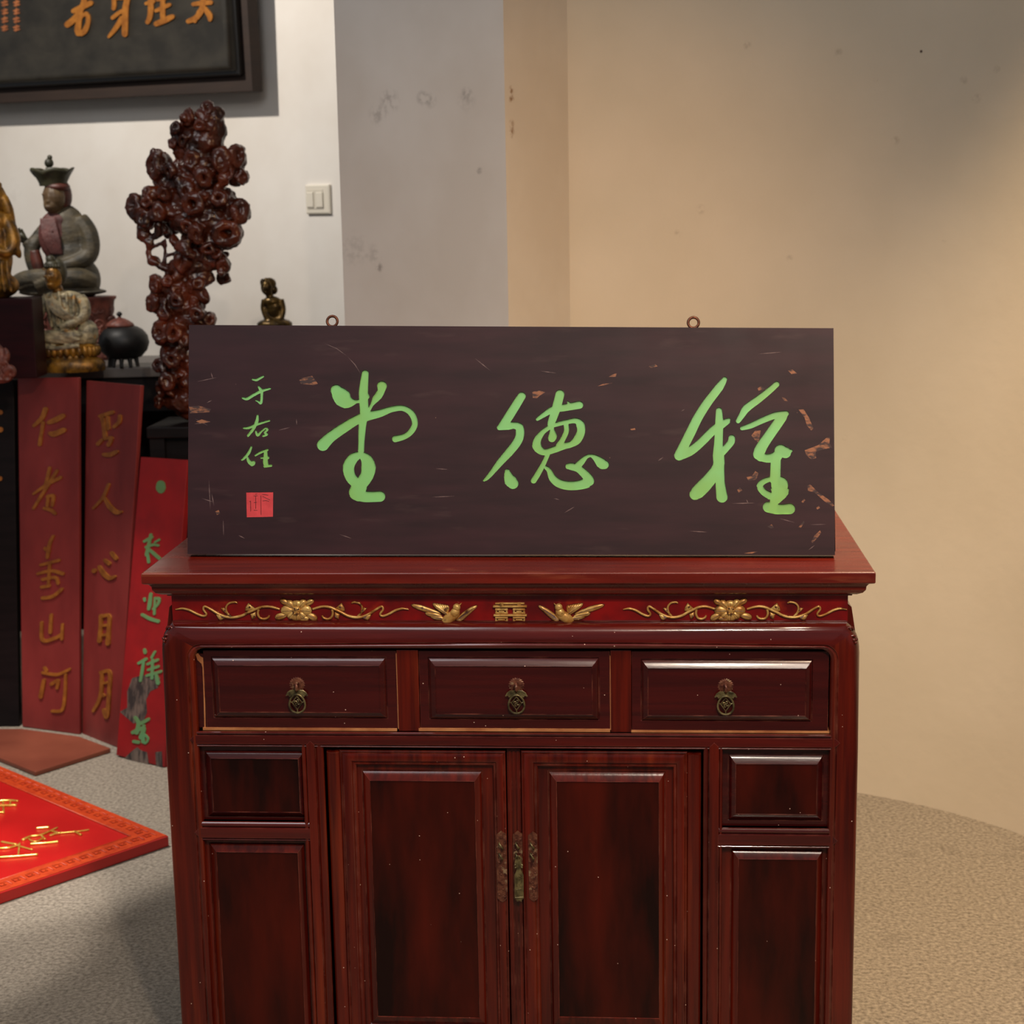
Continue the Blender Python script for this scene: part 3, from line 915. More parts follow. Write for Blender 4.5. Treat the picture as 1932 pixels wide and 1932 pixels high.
def dome(mb, poly, h=0.004, rim=0.0012):
    n = len(poly)
    cx = sum(p[0] for p in poly) / n; cy = sum(p[1] for p in poly) / n
    rows = [[fr(*p, 0.0) for p in poly], [fr(*p, rim) for p in poly],
            [fr(cx + (p[0] - cx) * 0.6, cy + (p[1] - cy) * 0.6, h) for p in poly]]
    r2 = [fr(cx + (p[0] - cx) * 0.95, cy + (p[1] - cy) * 0.95, rim + (h - rim) * 0.3) for p in poly]
    mb.mi = 1; mb.grid(rows[:2] + [r2], close_v=True); mb.mi = 0  # rim takes the dark material, painted shade that separates the shapes
    mb.grid([r2, rows[2]], close_v=True)
    mb.add(rows[-1] + [fr(cx, cy, h * 1.08)], [(k, (k + 1) % n, n) for k in range(n)])


def petal(mb, x, y, ang, L, w, h=0.0045):
    ca, sa = math.cos(ang), math.sin(ang)
    poly = []
    for k in range(12):
        t = 2 * PI * k / 12
        u = L / 2 * (1 - math.cos(t)); v = w / 2 * math.sin(t) * (0.75 + 0.35 * (1 - math.cos(t)) / 2)
        poly.append((x + ca * u - sa * v, y + sa * u + ca * v))
    dome(mb, poly, h)
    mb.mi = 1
    mb.tube([fr(x + ca * u, y + sa * u, h + 0.0001) for u in (L * 0.15, L * 0.5, L * 0.85)], [0.0004, 0.00055, 0.0003], 4)  # dark vein, painted groove shade
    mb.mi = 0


Z6 = lambda x, y: (320 + x / 6.44, 1120 + y / 6.44)
stem = [(75, 190, 5), (160, 178, 11), (250, 200, 12), (340, 245, 12), (420, 270, 12), (452, 245, 11), (415, 190, 11), (430, 152, 11), (500, 185, 12), (600, 245, 13), (690, 278, 14), (780, 285, 14), (880, 265, 14), (960, 225, 13), (1040, 190, 13), (1120, 160, 13), (1220, 155, 12), (1340, 185, 11)]
curl1 = [(745, 275, 12), (700, 225, 11), (690, 160, 10), (730, 112, 10), (800, 100, 9), (825, 112, 7)]
curl2 = [(1085, 190, 12), (1075, 240, 12), (1100, 290, 12), (1150, 305, 12), (1200, 288, 11), (1215, 262, 9)]
leaves = [[(565, 252), (600, 242), (650, 265), (692, 288), (650, 312), (615, 322), (590, 300)], [(625, 172), (668, 165), (690, 205), (700, 240), (655, 210)],
          [(915, 205), (925, 160), (960, 108), (1000, 140), (1052, 182), (1000, 205), (960, 215)], [(982, 245), (1010, 235), (1050, 215), (1052, 270), (1040, 295), (1000, 310)]]


def vine(mapx, name='vine_carving'):
    mb = MB()

    def half(mp):
        for line in (stem, curl1, curl2):
            c = spline([(p[0], p[1], p[2]) for p in line], 1.2)
            mb.tube([fr(mp(Z6(p[0], p[1])[0]), Z6(p[0], p[1])[1], 0.0018) for p in c], [p[2] / 6.44 * 0.00104 for p in c], 8, side=(0, 1, 0))
        for lf in leaves:
            dome(mb, [(mp(Z6(*p)[0]), Z6(*p)[1]) for p in lf], 0.0038)
            a, z = lf[0], lf[len(lf) // 2]
            for t in (0.25, 0.5, 0.75):
                q0 = np.array(lf[1]) * (1 - t) + np.array(lf[-1]) * t
                q1 = np.array(z) * 0.8 + q0 * 0.2
                mb.mi = 1; mb.tube([fr(mp(Z6(*q0)[0]), Z6(*q0)[1], 0.0030), fr(mp(Z6(*q1)[0]), Z6(*q1)[1], 0.0042)], 0.0006, 4); mb.mi = 0  # dark ribs, groove shade painted on the leaf
    half(lambda x: mapx(x))
    half(lambda x: mapx(560.5 + (560.5 - x) * 0.922))
    for ang, L, w in ((0.05, 26, 22), (PI - 0.05, 28, 22), (PI / 2, 18, 26), (-PI / 2, 16, 24), (-0.85, 23, 17), (PI + 0.7, 24, 17), (0.75, 20, 16), (PI - 0.75, 20, 16)):
        petal(mb, mapx(560.5) + math.cos(ang) * 3, 1150.5 + math.sin(ang) * 3, ang, L, w, 0.0055)
    for px, py, ang, L, w in ((543, 1159, PI - 0.25, 25, 14), (550, 1165, 0.05, 34, 12), (578, 1157, 0.5, 24, 14), (548, 1141, PI + 0.5, 22, 12), (575, 1141, -0.5, 20, 12)):
        sg = 1 if mapx(600) > mapx(500) else -1
        petal(mb, mapx(px), py, ang if sg > 0 else PI - ang, L, w, 0.004)
    c = fr(mapx(560.5), 1150.5, 0.0055)
    mb.ell(c, (0.0072, 0.0042, 0.0072), nu=14, nv=9)
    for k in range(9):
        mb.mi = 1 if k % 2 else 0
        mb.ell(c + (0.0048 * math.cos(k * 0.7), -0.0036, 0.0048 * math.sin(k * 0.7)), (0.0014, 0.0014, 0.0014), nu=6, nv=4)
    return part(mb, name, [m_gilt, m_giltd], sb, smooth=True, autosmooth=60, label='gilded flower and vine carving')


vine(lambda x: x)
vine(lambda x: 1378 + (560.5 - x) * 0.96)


def bird(mp):
    mb = MB()
    B = lambda x, y: (mp(740 + x / 4.6), 1110 + y / 4.6)
    sg = 1 if mp(10) > mp(0) else -1

    def feather(x, y, x2, y2, w, h):
        p, q = B(x, y), B(x2, y2)
        petal(mb, p[0], p[1], math.atan2(q[1] - p[1], q[0] - p[0]), math.hypot(q[0] - p[0], q[1] - p[1]), w / 4.6, h)
    feather(430, 222, 162, 140, 52, 0.0036); feather(440, 245, 285, 212, 50, 0.003); feather(460, 262, 330, 240, 44, 0.003)
    feather(470, 262, 360, 258, 30, 0.003)
    for k in range(6):        # raised wing
        feather(500 - 6 * k, 235 - 2 * k, 350 + 26 * k, 126 + 3 * k, 46, 0.0055 - 0.0003 * k)
    for k in range(7):        # spread wing
        feather(572 - 3 * k, 250 + 3 * k, 742 - 22 * k, 146 + 21 * k, 42, 0.0045)
    c1, c2 = B(510, 245), B(560, 185)
    mb.ell(fr(*c1, 0.003), (0.017, 0.006, 0.0085), (0, sg * -0.6, 0)); mb.ell(fr(*B(545, 205), 0.004), (0.010, 0.006, 0.007), (0, sg * -0.9, 0))
    mb.ell(fr(*B(562, 158), 0.005), (0.0062, 0.0055, 0.0062))
    p = B(585, 148); mb.tube([fr(*B(575, 150), 0.006), fr(*B(604, 124), 0.003)], [0.0022, 0.0003], 6)
    mb.torus(fr(*B(562, 155), 0.0098), 0.0018, 0.0006, (0, 1, 0), 10, 5)
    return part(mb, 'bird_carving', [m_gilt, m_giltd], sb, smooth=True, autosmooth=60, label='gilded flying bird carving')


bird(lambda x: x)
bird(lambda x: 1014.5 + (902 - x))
mb = MB()
G = lambda x, y: (740 + x / 4.6, 1110 + y / 4.6)


def gbar(x0, y0, x1, y1, h=0.004):
    a, b = G(x0, y0), G(x1, y1); p, q = fr(*a), fr(*b)
    mb.box(p[0], q[0], YFR - h, YFR + 0.001, q[2], p[2])


for x0, x1 in ((895, 1005), (1048, 1155)):
    gbar(x0, 170, x1, 186, 0.0052)
    gbar(x0 + 2, 172, x0 + 18, 216); gbar(x1 - 18, 172, x1 - 2, 216); gbar(x0 + 30, 192, x1 - 30, 208, 0.0046); gbar(x0, 204, x1, 218, 0.003)
    gbar(x0, 242, x1, 257, 0.0052); gbar(x0, 257, x0 + 16, 283); gbar(x1 - 16, 257, x1, 283); gbar(x0 + 24, 262, x1 - 24, 274, 0.005); gbar(x0, 274, x1, 285, 0.0036)
    m_ = (x0 + x1) / 2; gbar(m_ - 16, 120, m_ + 16, 150, 0.0045)
gbar(895, 122, 1150, 134, 0.004); gbar(876, 144, 1170, 160, 0.0055); gbar(882, 222, 1170, 237, 0.0055)
part(mb, 'double_happiness_carving', m_gilt, sb, bevel=0.0005, label='gilded double happiness emblem')

# ------------------------------------------------------------------ the calligraphy plaque on the sideboard
PB = on_z(353.5, 1046, TOPZ + 0.0051); PT = np.array([1.0638, -0.019, 0.0]); PT /= np.linalg.norm(PT)
_hn = np.array([-PT[1], PT[0], 0.0]); LA = math.radians(12.5)
PU = math.cos(LA) * np.array([0, 0, 1.0]) + math.sin(LA) * _hn
PN = np.cross(PT, PU)            # out of the face, towards the room
plq = thing('calligraphy_plaque', (PB + PT * 0.53 + _hn * 0.03), 'dark lacquered wooden plaque with three large green characters standing on the sideboard', 'plaque')


def pq(px, py, h=0.0):
    return on_plane(px, py, PB, PN) + PN * h


# board body
c_ = [pq(353.8, 1045.2), pq(1575.4, 1047.4), pq(1572.6, 619.2), pq(356.6, 613.0)]
TH = 0.022
mb = MB()
rows = [[p - PN * TH for p in c_], [p - PN * 0.0030 for p in c_]]
mb.grid(rows, close_v=True); mb.add(rows[0], [(3, 2, 1, 0)]); mb.add(rows[1], [(0, 1, 2, 3)])
part(mb, 'board', m_plq, plq)
S1 = [[(1297, 462, 24), (1290, 520, 29), (1284, 600, 33), (1286, 660, 32), (1290, 740, 31), (1280, 800, 28), (1274, 860, 26), (1270, 940, 22), (1267, 1005, 22)],
      [(1094, 580, 40), (1112, 604, 55), (1140, 636, 63), (1172, 660, 51), (1205, 664, 28), (1232, 660, 13), (1262, 655, 13)],
      [(1414, 550, 35), (1408, 585, 26), (1390, 618, 27), (1368, 644, 24), (1342, 685, 11), (1316, 730, 13)], [(1306, 620, 20), (1308, 625, 19)],
      [(1000, 963, 43), (1055, 908, 37), (1150, 842, 35), (1235, 790, 32), (1300, 765, 34), (1400, 742, 27), (1480, 714, 21), (1560, 706, 20), (1620, 742, 22), (1645, 810, 21), (1622, 865, 21), (1575, 903, 20), (1508, 921, 24)],
      [(1268, 1030, 21), (1215, 1055, 36), (1180, 1115, 41), (1192, 1185, 38), (1232, 1230, 38), (1262, 1262, 46)],
      [(1268, 1030, 21), (1305, 1065, 42), (1320, 1120, 52), (1308, 1180, 46), (1272, 1232, 44)],
      [(1250, 1262, 50), (1240, 1296, 58), (1272, 1322, 40), (1340, 1327, 38), (1400, 1324, 38)]]
S2 = [[(707, 494, 43), (640, 600, 47), (565, 720, 48), (505, 808, 45), (468, 832, 29)], [(468, 832, 29), (560, 816, 42), (625, 810, 36), (680, 830, 46), (686, 920, 46), (650, 1000, 46), (570, 1100, 44), (480, 1200, 38), (400, 1300, 28), (340, 1370, 22), (302, 1400, 12)],
      [(553, 1302, 28), (562, 1350, 48), (585, 1400, 68), (612, 1432, 60)],
      [(1116, 474, 48), (1085, 600, 48), (1045, 720, 44), (1020, 800, 38), (1032, 855, 22), (1040, 920, 46), (1030, 948, 42)],
      [(874, 744, 17), (950, 692, 28), (1040, 640, 35), (1150, 622, 38), (1250, 604, 40), (1324, 590, 42)], [(1203, 560, 12), (1225, 590, 20)],
      [(1000, 832, 24), (935, 880, 26), (880, 955, 38), (868, 1030, 50), (905, 1078, 42), (960, 1096, 34), (1060, 1068, 36), (1150, 1034, 36), (1240, 1010, 34), (1300, 965, 46), (1342, 880, 44), (1334, 800, 46), (1290, 760, 30), (1210, 768, 25), (1120, 788, 25), (1040, 812, 22)],
      [(1182, 800, 28), (1186, 870, 27), (1152, 950, 27), (1108, 1022, 34)],
      [(985, 1120, 24), (960, 1180, 24), (930, 1240, 27), (880, 1330, 30), (834, 1402, 31)],
      [(965, 1260, 20), (1000, 1295, 26), (1035, 1372, 40), (1100, 1428, 46), (1200, 1455, 48), (1320, 1450, 50), (1412, 1420, 58), (1428, 1388, 50), (1370, 1320, 44), (1310, 1272, 40), (1238, 1250, 40), (1206, 1248, 32)],
      [(1300, 1250, 38), (1348, 1200, 34), (1400, 1148, 20), (1450, 1134, 17), (1500, 1160, 34), (1550, 1206, 55), (1572, 1226, 54), (1592, 1230, 49)]]
S3 = [[(712, 266, 22), (662, 340, 38), (562, 470, 40), (472, 610, 42), (402, 750, 44), (342, 870, 44), (297, 962, 46)], [(297, 962, 46), (400, 920, 42), (500, 840, 38), (600, 740, 38), (680, 682, 38), (735, 652, 26)],
      [(660, 552, 28), (662, 640, 36), (660, 740, 38), (655, 860, 40), (655, 960, 52), (655, 1060, 52), (590, 1160, 58), (520, 1240, 64), (462, 1298, 62), (442, 1316, 52)], [(662, 1060, 46), (670, 1200, 42), (680, 1290, 48), (687, 1340, 52)],
      [(776, 802, 30), (772, 836, 32), (730, 888, 32), (680, 940, 34)], [(748, 636, 16), (730, 650, 26)],
      [(1185, 312, 26), (1120, 370, 29), (1020, 450, 33), (912, 530, 36), (872, 590, 28), (834, 648, 21)],
      [(870, 714, 19), (950, 690, 26), (1060, 640, 28), (1180, 594, 30), (1272, 578, 24)], [(1268, 582, 26), (1236, 612, 44), (1180, 690, 46), (1110, 790, 46), (1050, 880, 50), (1024, 950, 54), (1070, 984, 38), (1140, 985, 42), (1190, 965, 48)],
      [(1222, 918, 57), (1265, 935, 52), (1316, 918, 14)], [(1178, 1000, 46), (1174, 1100, 47), (1172, 1180, 48)],
      [(1140, 1172, 22), (1068, 1198, 26), (1032, 1238, 30), (1062, 1292, 30), (1125, 1330, 35)], [(1166, 1180, 46), (1212, 1230, 78), (1212, 1290, 84), (1190, 1340, 58), (1165, 1378, 42)],
      [(1108, 1432, 50), (1180, 1450, 48), (1250, 1452, 46), (1304, 1448, 50)]]
T1 = [[(343, 216, 11), (385, 222, 15), (420, 205, 15), (462, 182, 11)], [(228, 428, 11), (280, 436, 18), (350, 396, 17), (440, 350, 18), (540, 320, 11)], [(410, 300, 11), (440, 345, 20), (446, 400, 15), (436, 484, 16), (405, 468, 10), (380, 456, 8)]]
T2 = [[(398, 627, 12), (390, 690, 20), (350, 780, 17), (290, 858, 14)], [(240, 770, 10), (300, 766, 16), (400, 726, 15), (532, 686, 11)], [(378, 808, 11), (400, 850, 18), (440, 812, 11), (490, 772, 11), (510, 790, 14), (480, 820, 12), (504, 842, 15), (464, 860, 13)]]
T3 = [[(328, 986, 11), (300, 1050, 17), (250, 1110, 15), (220, 1134, 10)], [(280, 1100, 10), (300, 1150, 22), (336, 1178, 28), (350, 1165, 25)], [(375, 1082, 11), (430, 1050, 14), (512, 1018, 13)], [(490, 1040, 20), (490, 1100, 25), (488, 1160, 30), (500, 1195, 26)], [(440, 1110, 10), (515, 1108, 18)], [(478, 1206, 16), (550, 1198, 16)]]
chars = [(S1, (340, 580), 3.715), (S2, (860, 660), 5.682), (S3, (1220, 660), 4.829), (T1, (420, 680), 6.04), (T2, (420, 680), 6.04), (T3, (420, 680), 6.04)]
# scraped patches of bare wood (photo pixels)
Z3_ = lambda pts: [(1220 + x / 4.829, 660 + y / 4.829) for x, y in pts]
scuffs = [Z3_(p) for p in (
    [(1385, 545), (1430, 540), (1480, 620), (1520, 715), (1500, 735), (1460, 690), (1440, 620)],
    [(1440, 915), (1560, 870), (1640, 800), (1672, 795), (1665, 850), (1690, 890), (1600, 910), (1540, 930), (1545, 985), (1500, 1000), (1455, 960)],
    [(1465, 1240), (1490, 1225), (1560, 1295), (1660, 1365), (1712, 1420), (1690, 1425), (1620, 1380), (1530, 1300), (1470, 1285)],
    [(1500, 1750), (1530, 1690), (1580, 1645), (1590, 1665), (1560, 1710), (1510, 1762)],
    [(955, 780), (990, 735), (1040, 735), (1030, 790), (1020, 845), (985, 820)], [(910, 1160), (960, 1150), (990, 1105), (1020, 1125), (1000, 1180), (930, 1195)],
    [(825, 1275), (850, 1255), (872, 1280), (840, 1305)], [(1010, 350), (1040, 332), (1080, 355), (1020, 372)], [(1232, 432), (1262, 440), (1290, 470), (1250, 462)],
    [(1410, 1385), (1435, 1355), (1445, 1370), (1425, 1395)], [(1545, 1440), (1570, 1420), (1580, 1440), (1555, 1455)], [(1100, 1610), (1140, 1590), (1160, 1620), (1130, 1628)], [(1385, 1615), (1430, 1560), (1440, 1570), (1405, 1622)],
    [(885, 1855), (950, 1842), (1010, 1838), (960, 1856)], [(1290, 190), (1330, 180), (1370, 215), (1320, 222)], [(20, 150), (80, 130), (100, 150), (40, 165)])]
Z2_ = lambda pts: [(860 + x / 5.682, 660 + y / 5.682) for x, y in pts]
scuffs += [Z2_(p) for p in ([(820, 450), (900, 435), (960, 455), (900, 490), (870, 520), (825, 515)], [(1640, 290), (1680, 265), (1725, 250), (1715, 290)], [(1520, 390), (1580, 365), (1680, 355), (1600, 378)], [(1870, 850), (1920, 838), (1926, 858), (1880, 862)])]
Z1_ = lambda pts: [(340 + x / 3.715, 580 + y / 3.715) for x, y in pts]
scuffs += [Z1_(p) for p in ([(835, 510), (855, 495), (925, 480), (965, 535), (930, 545), (845, 535)], [(60, 695), (130, 690), (215, 712), (205, 735), (70, 742)], [(245, 1430), (270, 1420), (280, 1445), (258, 1455)], [(110, 800), (150, 785), (210, 800), (150, 815)])]
def sliver(x0, y0, x1, y1, w=0.8, bow=0.0):
    mx, my = (x0 + x1) / 2, (y0 + y1) / 2
    L_ = math.hypot(x1 - x0, y1 - y0); nx, ny = -(y1 - y0) / L_, (x1 - x0) / L_
    m_ = (mx + nx * bow, my + ny * bow)
    return [(x0, y0), (m_[0] + nx * w, m_[1] + ny * w), (x1, y1), (m_[0] - nx * w, m_[1] - ny * w)]


scratches = [sliver(*a) for a in ((612, 648, 655, 672, .8, -3), (655, 672, 681, 706, .8, -2), (394, 905, 397, 962, .9), (380, 940, 405, 948, .9), (399, 930, 404, 955, .8), (421, 980, 422, 1012, .9), (525, 812, 548, 806, 1.0), (559, 790, 560, 802, .8), (822, 884, 846, 886, .8), (814, 938, 858, 936, .8), (640, 1008, 664, 1016, .8), (1064, 968, 1084, 956, 1.0), (1044, 940, 1056, 943, .9), (896, 676, 926, 700, 1.0),
                                      (372, 720, 410, 712, .8), (398, 702, 402, 716, .8), (1380, 950, 1425, 949, .9), (1470, 978, 1500, 986, .9), (1528, 990, 1560, 989, .8), (1408, 942, 1412, 950, .9), (1300, 1002, 1336, 1004, .9), (1525, 1038, 1538, 1028, .9), (1241, 870, 1252, 862, 1.2), (1285, 776, 1292, 772, .9), (1020, 700, 1050, 704, .8), (1430, 668, 1476, 664, .8), (390, 760, 400, 755, .9), (366, 800, 398, 796, 1.0), (368, 790, 392, 803, .8), (450, 1010, 462, 1016, 1.0))]
stp = []
for S, o_, sc in chars:
    st = [[(o_[0] + x / sc, o_[1] + y / sc, r_ / sc) for x, y, r_ in s_] for s_ in S]
    stp.append(stroke_polys(st, 0.5, 20))
seal = [(464.5, 929), (515.5, 928.5), (515, 975), (465.5, 976)]
rect = [(353.8, 1045.2), (1575.4, 1047.4), (1572.6, 619.2), (356.6, 613.0)]
flat_ = []; owner = []
for k, polys in enumerate(stp):
    for p in polys: flat_.append(ccw(p)); owner.append(('c', k))
for p in scuffs: flat_.append(ccw(p)); owner.append(('s', 0))
for p in scratches: flat_.append(ccw(p)); owner.append(('s', 1))
flat_.append(ccw(seal)); owner.append(('seal', 0))
flat_.append(ccw(rect)); owner.append(('r', 0))
V, F, of = cdt(flat_)
cls = []
for ids in of:
    ow = [owner[i] for i in ids]
    c0 = [o_ for o_ in ow if o_[0] in ('c', 'seal')]
    cls.append(c0[0] if c0 else (('s', 0) if ('s', 0) in ow else ('s', 1) if ('s', 1) in ow else ('r', 0)))
used = {}
mb = MB()
sheet = [(f, c0) for f, c0 in zip(F, cls) if c0[0] in ('r', 's')]
ids = sorted({i for f, _ in sheet for i in f}); ix = {v: k for k, v in enumerate(ids)}
mb.v = [tuple(pq(V[i][0], V[i][1])) for i in ids]
ec = {}
for f, c0 in sheet:
    mb.f.append(tuple(ix[i] for i in f)); mb.m.append(0 if c0[0] == 'r' else 1 + c0[1])
    for a, b in ((f[0], f[1]), (f[1], f[2]), (f[2], f[0])): ec[(a, b)] = 1
low = {}
for (a, b) in list(ec):
    if (b, a) not in ec:
        for q in (a, b):
            if q not in low:
                low[q] = len(mb.v); mb.v.append(tuple(pq(V[q][0], V[q][1], -0.0030)))
        mb.f.append((ix[a], ix[b], low[b], low[a])); mb.m.append(0)
part(mb, 'face', [m_plq, m_scuff, m_scratch], plq)
for k in range(len(chars)):
    mb = MB()
    Fk = [f for f, c0 in zip(F, cls) if c0 == ('c', k)]
    dep = 0.0022 if k < 3 else 0.0012
    ids = sorted({i for f in Fk for i in f}); ix = {v: q for q, v in enumerate(ids)}
    mb.v = [tuple(pq(V[i][0], V[i][1], -dep)) for i in ids]
    mb.f = [tuple(ix[i] for i in f) for f in Fk]; mb.m = [0] * len(Fk)
    ec = {}
    for f in Fk:
        for a, b in ((f[0], f[1]), (f[1], f[2]), (f[2], f[0])): ec[(a, b)] = 1
    top = {}
    for (a, b) in list(ec):
        if (b, a) not in ec:
            for q in (a, b):
                if q not in top:
                    p = pq(V[q][0], V[q][1], 0.0002)
                    top[q] = len(mb.v); mb.v.append(tuple(p))
            mb.f.append((ix[b], ix[a], top[a], top[b])); mb.m.append(1)
    part(mb, 'character', [m_green, m_green_rim], plq)
mb = MB()
ps = [pq(x, y, -0.0004) for x, y in seal]
mb.add(ps + [p - PN * 0.003 for p in ps], [(0, 1, 2, 3), (0, 4, 5, 1), (1, 5, 6, 2), (2, 6, 7, 3), (3, 7, 4, 0)])
mb.mi = 1
for ln in ([(372, 1525), (395, 1520)], [(352, 1545), (398, 1542)], [(305, 1608), (318, 1602)], [(355, 1620), (392, 1616)], [(318, 1600), (320, 1720)], [(376, 1545), (378, 1690)], [(355, 1706), (395, 1708)], [(436, 1540), (438, 1760)],
           [(455, 1525), (520, 1535)], [(455, 1550), (500, 1570), (540, 1590)], [(455, 1600), (500, 1596), (530, 1606)]):
    mb.tube([pq(420 + x / 6.04, 680 + y / 6.04, -0.0004) for x, y in ln], 0.0005, 5)
part(mb, 'seal', [m_seal, m_sealcut], plq, label='red square seal')
# screw-eye rings on the top edge
for x, y in ((624.5, 604.5), (1308.5, 607)):
    c = pq(x, y, -0.011)
    mb = MB(); mb.torus(c, 0.0086, 0.0023, PN, 24, 8)
    mb.tube([c - PU * 0.0085, c - PU * 0.019], 0.0024, 8)
    part(mb, 'eye_ring', m_ring, plq, smooth=True)
# bare edge on the right end
mb = MB()
e0, e1 = pq(1575.6, 1040), pq(1574.6, 962)
mb.add([e0 + PT * 0.0005, e1 + PT * 0.0005, e1 - PN * TH + PT * 0.0005, e0 - PN * TH + PT * 0.0005], [(0, 1, 2, 3)])
part(mb, 'bare_end', m_raw, plq)

# ------------------------------------------------------------------ altar table against the white wall
TZ = 1.01
TD = np.array([math.cos(math.radians(8)), math.sin(math.radians(8)), 0.0]); TB = np.array([-TD[1], TD[0], 0.0])
TF = np.array([-1.25, 2.225, 0.0])


def tb(a, b, z):
    return TF + TD * a + TB * b + np.array([0, 0, z])


def tbox(mb, a0, a1, b0, b1, z0, z1):
    v = [tb(a, b, z) for a in (a0, a1) for b in (b0, b1) for z in (z0, z1)]
    return mb.add(v, [(0, 1, 3, 2), (4, 6, 7, 5), (0, 4, 5, 1), (2, 3, 7, 6), (0, 2, 6, 4), (1, 5, 7, 3)])


table = thing('altar_table', tb(-0.45, 0.22, 0), 'long black altar table with grey top carrying statues, against the white wall', 'table')
part(tbox(MB(), -1.35, 0.49, -0.01, 0.36, TZ - 0.03, TZ), 'table_top', m_tabletop, table, bevel=0.003)
part(tbox(MB(), -1.33, 0.47, 0.005, 0.03, TZ - 0.13, TZ - 0.03), 'apron', m_dark, table)
for a in (-1.32, 0.42):
    for b in (0.01, 0.30):
        part(tbox(MB(), a, a + 0.06, b, b + 0.06, 0, TZ - 0.03), 'leg', m_dark, table)
part(tbox(MB(), -1.30, 0.45, 0.33, 0.345, 0.15, TZ - 0.03), 'back_board', m_dark, table)


# local frame facing the camera side, in photo pixels at the place where the thing stands
class Fig:
    def __init__(s, base, k=1.0):
        s.b = np.asarray(base, float); s.s = cam_depth(base) / FPX * k

    def __call__(s, x, z, y=0.0):
        return s.b + s.s * (x * _r0 + z * np.array([0, 0, 1.0]) + y * np.array([-math.sin(YAW), math.cos(YAW), 0.0]))

    def ell(s, mb, x, z, y, rx, rz, ry, tilt=0.0, nu=14, nv=10):
        mb.ell(s(x, z, y), (rx * s.s, ry * s.s, rz * s.s), (0, tilt, YAW), nu, nv)

    def tube(s, mb, pts, n=9):
        c = spline([np.array([p[0], p[1], p[3], p[2]]) for p in pts], 0.6) if False else [np.array(p, float) for p in pts]
        # dense Catmull-Rom through (x, z, y, r)
        out = []
        for i in range(len(c) - 1):
            a, p, q, b = c[max(i - 1, 0)], c[i], c[i + 1], c[min(i + 2, len(c) - 1)]
            for k in range(5):
                t = k / 5
                out.append(0.5 * ((2 * p) + (q - a) * t + (2 * a - 5 * p + 4 * q - b) * t * t + (3 * p - a - 3 * q + b) * t ** 3))
        out.append(c[-1])
        mb.tube([s(o[0], o[1], o[2]) for o in out], [max(o[3], 0.3) * s.s for o in out], n)

    def lathe(s, mb, prof, x=0, y=0, n=24, lobes=0, amp=0.0, sy=1.0):
        rows = []
        for r_, z in prof:
            rows.append([s(x + r_ * math.cos(q) * (1 + amp * math.cos(lobes * q)), z, y + sy * r_ * math.sin(q) * (1 + amp * math.cos(lobes * q))) for q in [2 * PI * k / n for k in range(n)]])
        mb.grid(rows, close_v=True)
        mb.add(rows[0], [tuple(range(n - 1, -1, -1))]); mb.add(rows[-1], [tuple(range(n))])
        return mb


def on_table(px, py, z=TZ):
    return on_z(px, py, z)


# carved pedestal under the crowned figure
pb_ = on_y(128, 640, 2.47); pb_[2] = TZ
P0 = Fig(pb_)
top_ped = on_y(110, 560, 2.47)[2]
hp = (top_ped - TZ) / P0.s
ped = thing('carved_pedestal', pb_, 'reddish brown carved wooden pedestal under the crowned seated statue', 'pedestal')
mb = MB(); P0.lathe(mb, [(92, 0), (94, 6), (88, 12), (84, hp * 0.3), (86, hp * 0.6), (92, hp - 8), (96, hp - 4), (96, hp)], n=32, sy=0.42)
part(mb, 'block', m_redwood, ped, smooth=True, autosmooth=40)
mb = MB(); rnd = random.Random(5)
for k in range(70):
    q = rnd.uniform(PI, 2 * PI); z = rnd.uniform(14, hp - 12); r_ = 86
    c = P0(r_ * math.cos(q), z, 0.42 * r_ * math.sin(q))
    mb.torus(c, rnd.uniform(5, 9) * P0.s, 2.2 * P0.s, (math.cos(q) * 0.42, math.sin(q), rnd.uniform(-.4, .4)), 10, 6)
part(mb, 'scroll_carving', m_redwood, ped, smooth=True)

# seated crowned figure (monk in a five-lobed crown)
mk_b = on_y(110, 557, 2.45); mk_b[2] = top_ped + 0.003
K = Fig(mk_b)
monk = thing('crowned_monk_statue', mk_b, 'seated wooden monk statue in a tall flared crown with one hand raised', 'statue')
mb = MB()
K.ell(mb, 22, 108, 8, 42, 62, 30); K.ell(mb, 24, 70, 8, 46, 50, 36); K.ell(mb, 18, 140, 6, 34, 24, 24)
K.tube(mb, [(46, 142, 6, 18), (62, 118, 2, 19), (66, 90, -2, 19), (60, 72, -10, 17), (36, 62, -26, 12), (16, 58, -32, 8)])
K.tube(mb, [(-12, 132, 6, 13), (-30, 110, 0, 13), (-42, 88, -6, 15), (-40, 60, -8, 14), (-32, 40, -8, 12)])
K.tube(mb, [(-42, 84, -8, 12), (-46, 96, -10, 11), (-52, 104, -12, 9)])
K.ell(mb, 58, 30, 6, 22, 34, 30)
skin(mb, 'robe', m_robe, monk, 2.2 * K.s, 3)
mb = MB()
K.tube(mb, [(-76, 26, -12, 14), (-50, 32, -24, 19), (-10, 36, -34, 18), (20, 30, -36, 15)])
K.tube(mb, [(70, 26, -8, 16), (48, 34, -26, 20), (10, 34, -38, 18), (-30, 22, -38, 14)])
K.ell(mb, 0, 20, -4, 76, 20, 40); K.ell(mb, 10, 8, -4, 84, 9, 42)
for k in range(7):
    K.tube(mb, [(-70 + 6 * k, 14 + 5 * k, -28 - k, 2.4), (-30 + 4 * k, 24 + 4 * k, -44 + k, 2.6), (20, 18 + 5 * k, -46 + k, 2.2)], 6)
skin(mb, 'lap_drape', m_robe, monk, 2.2 * K.s, 2)
mb = MB()
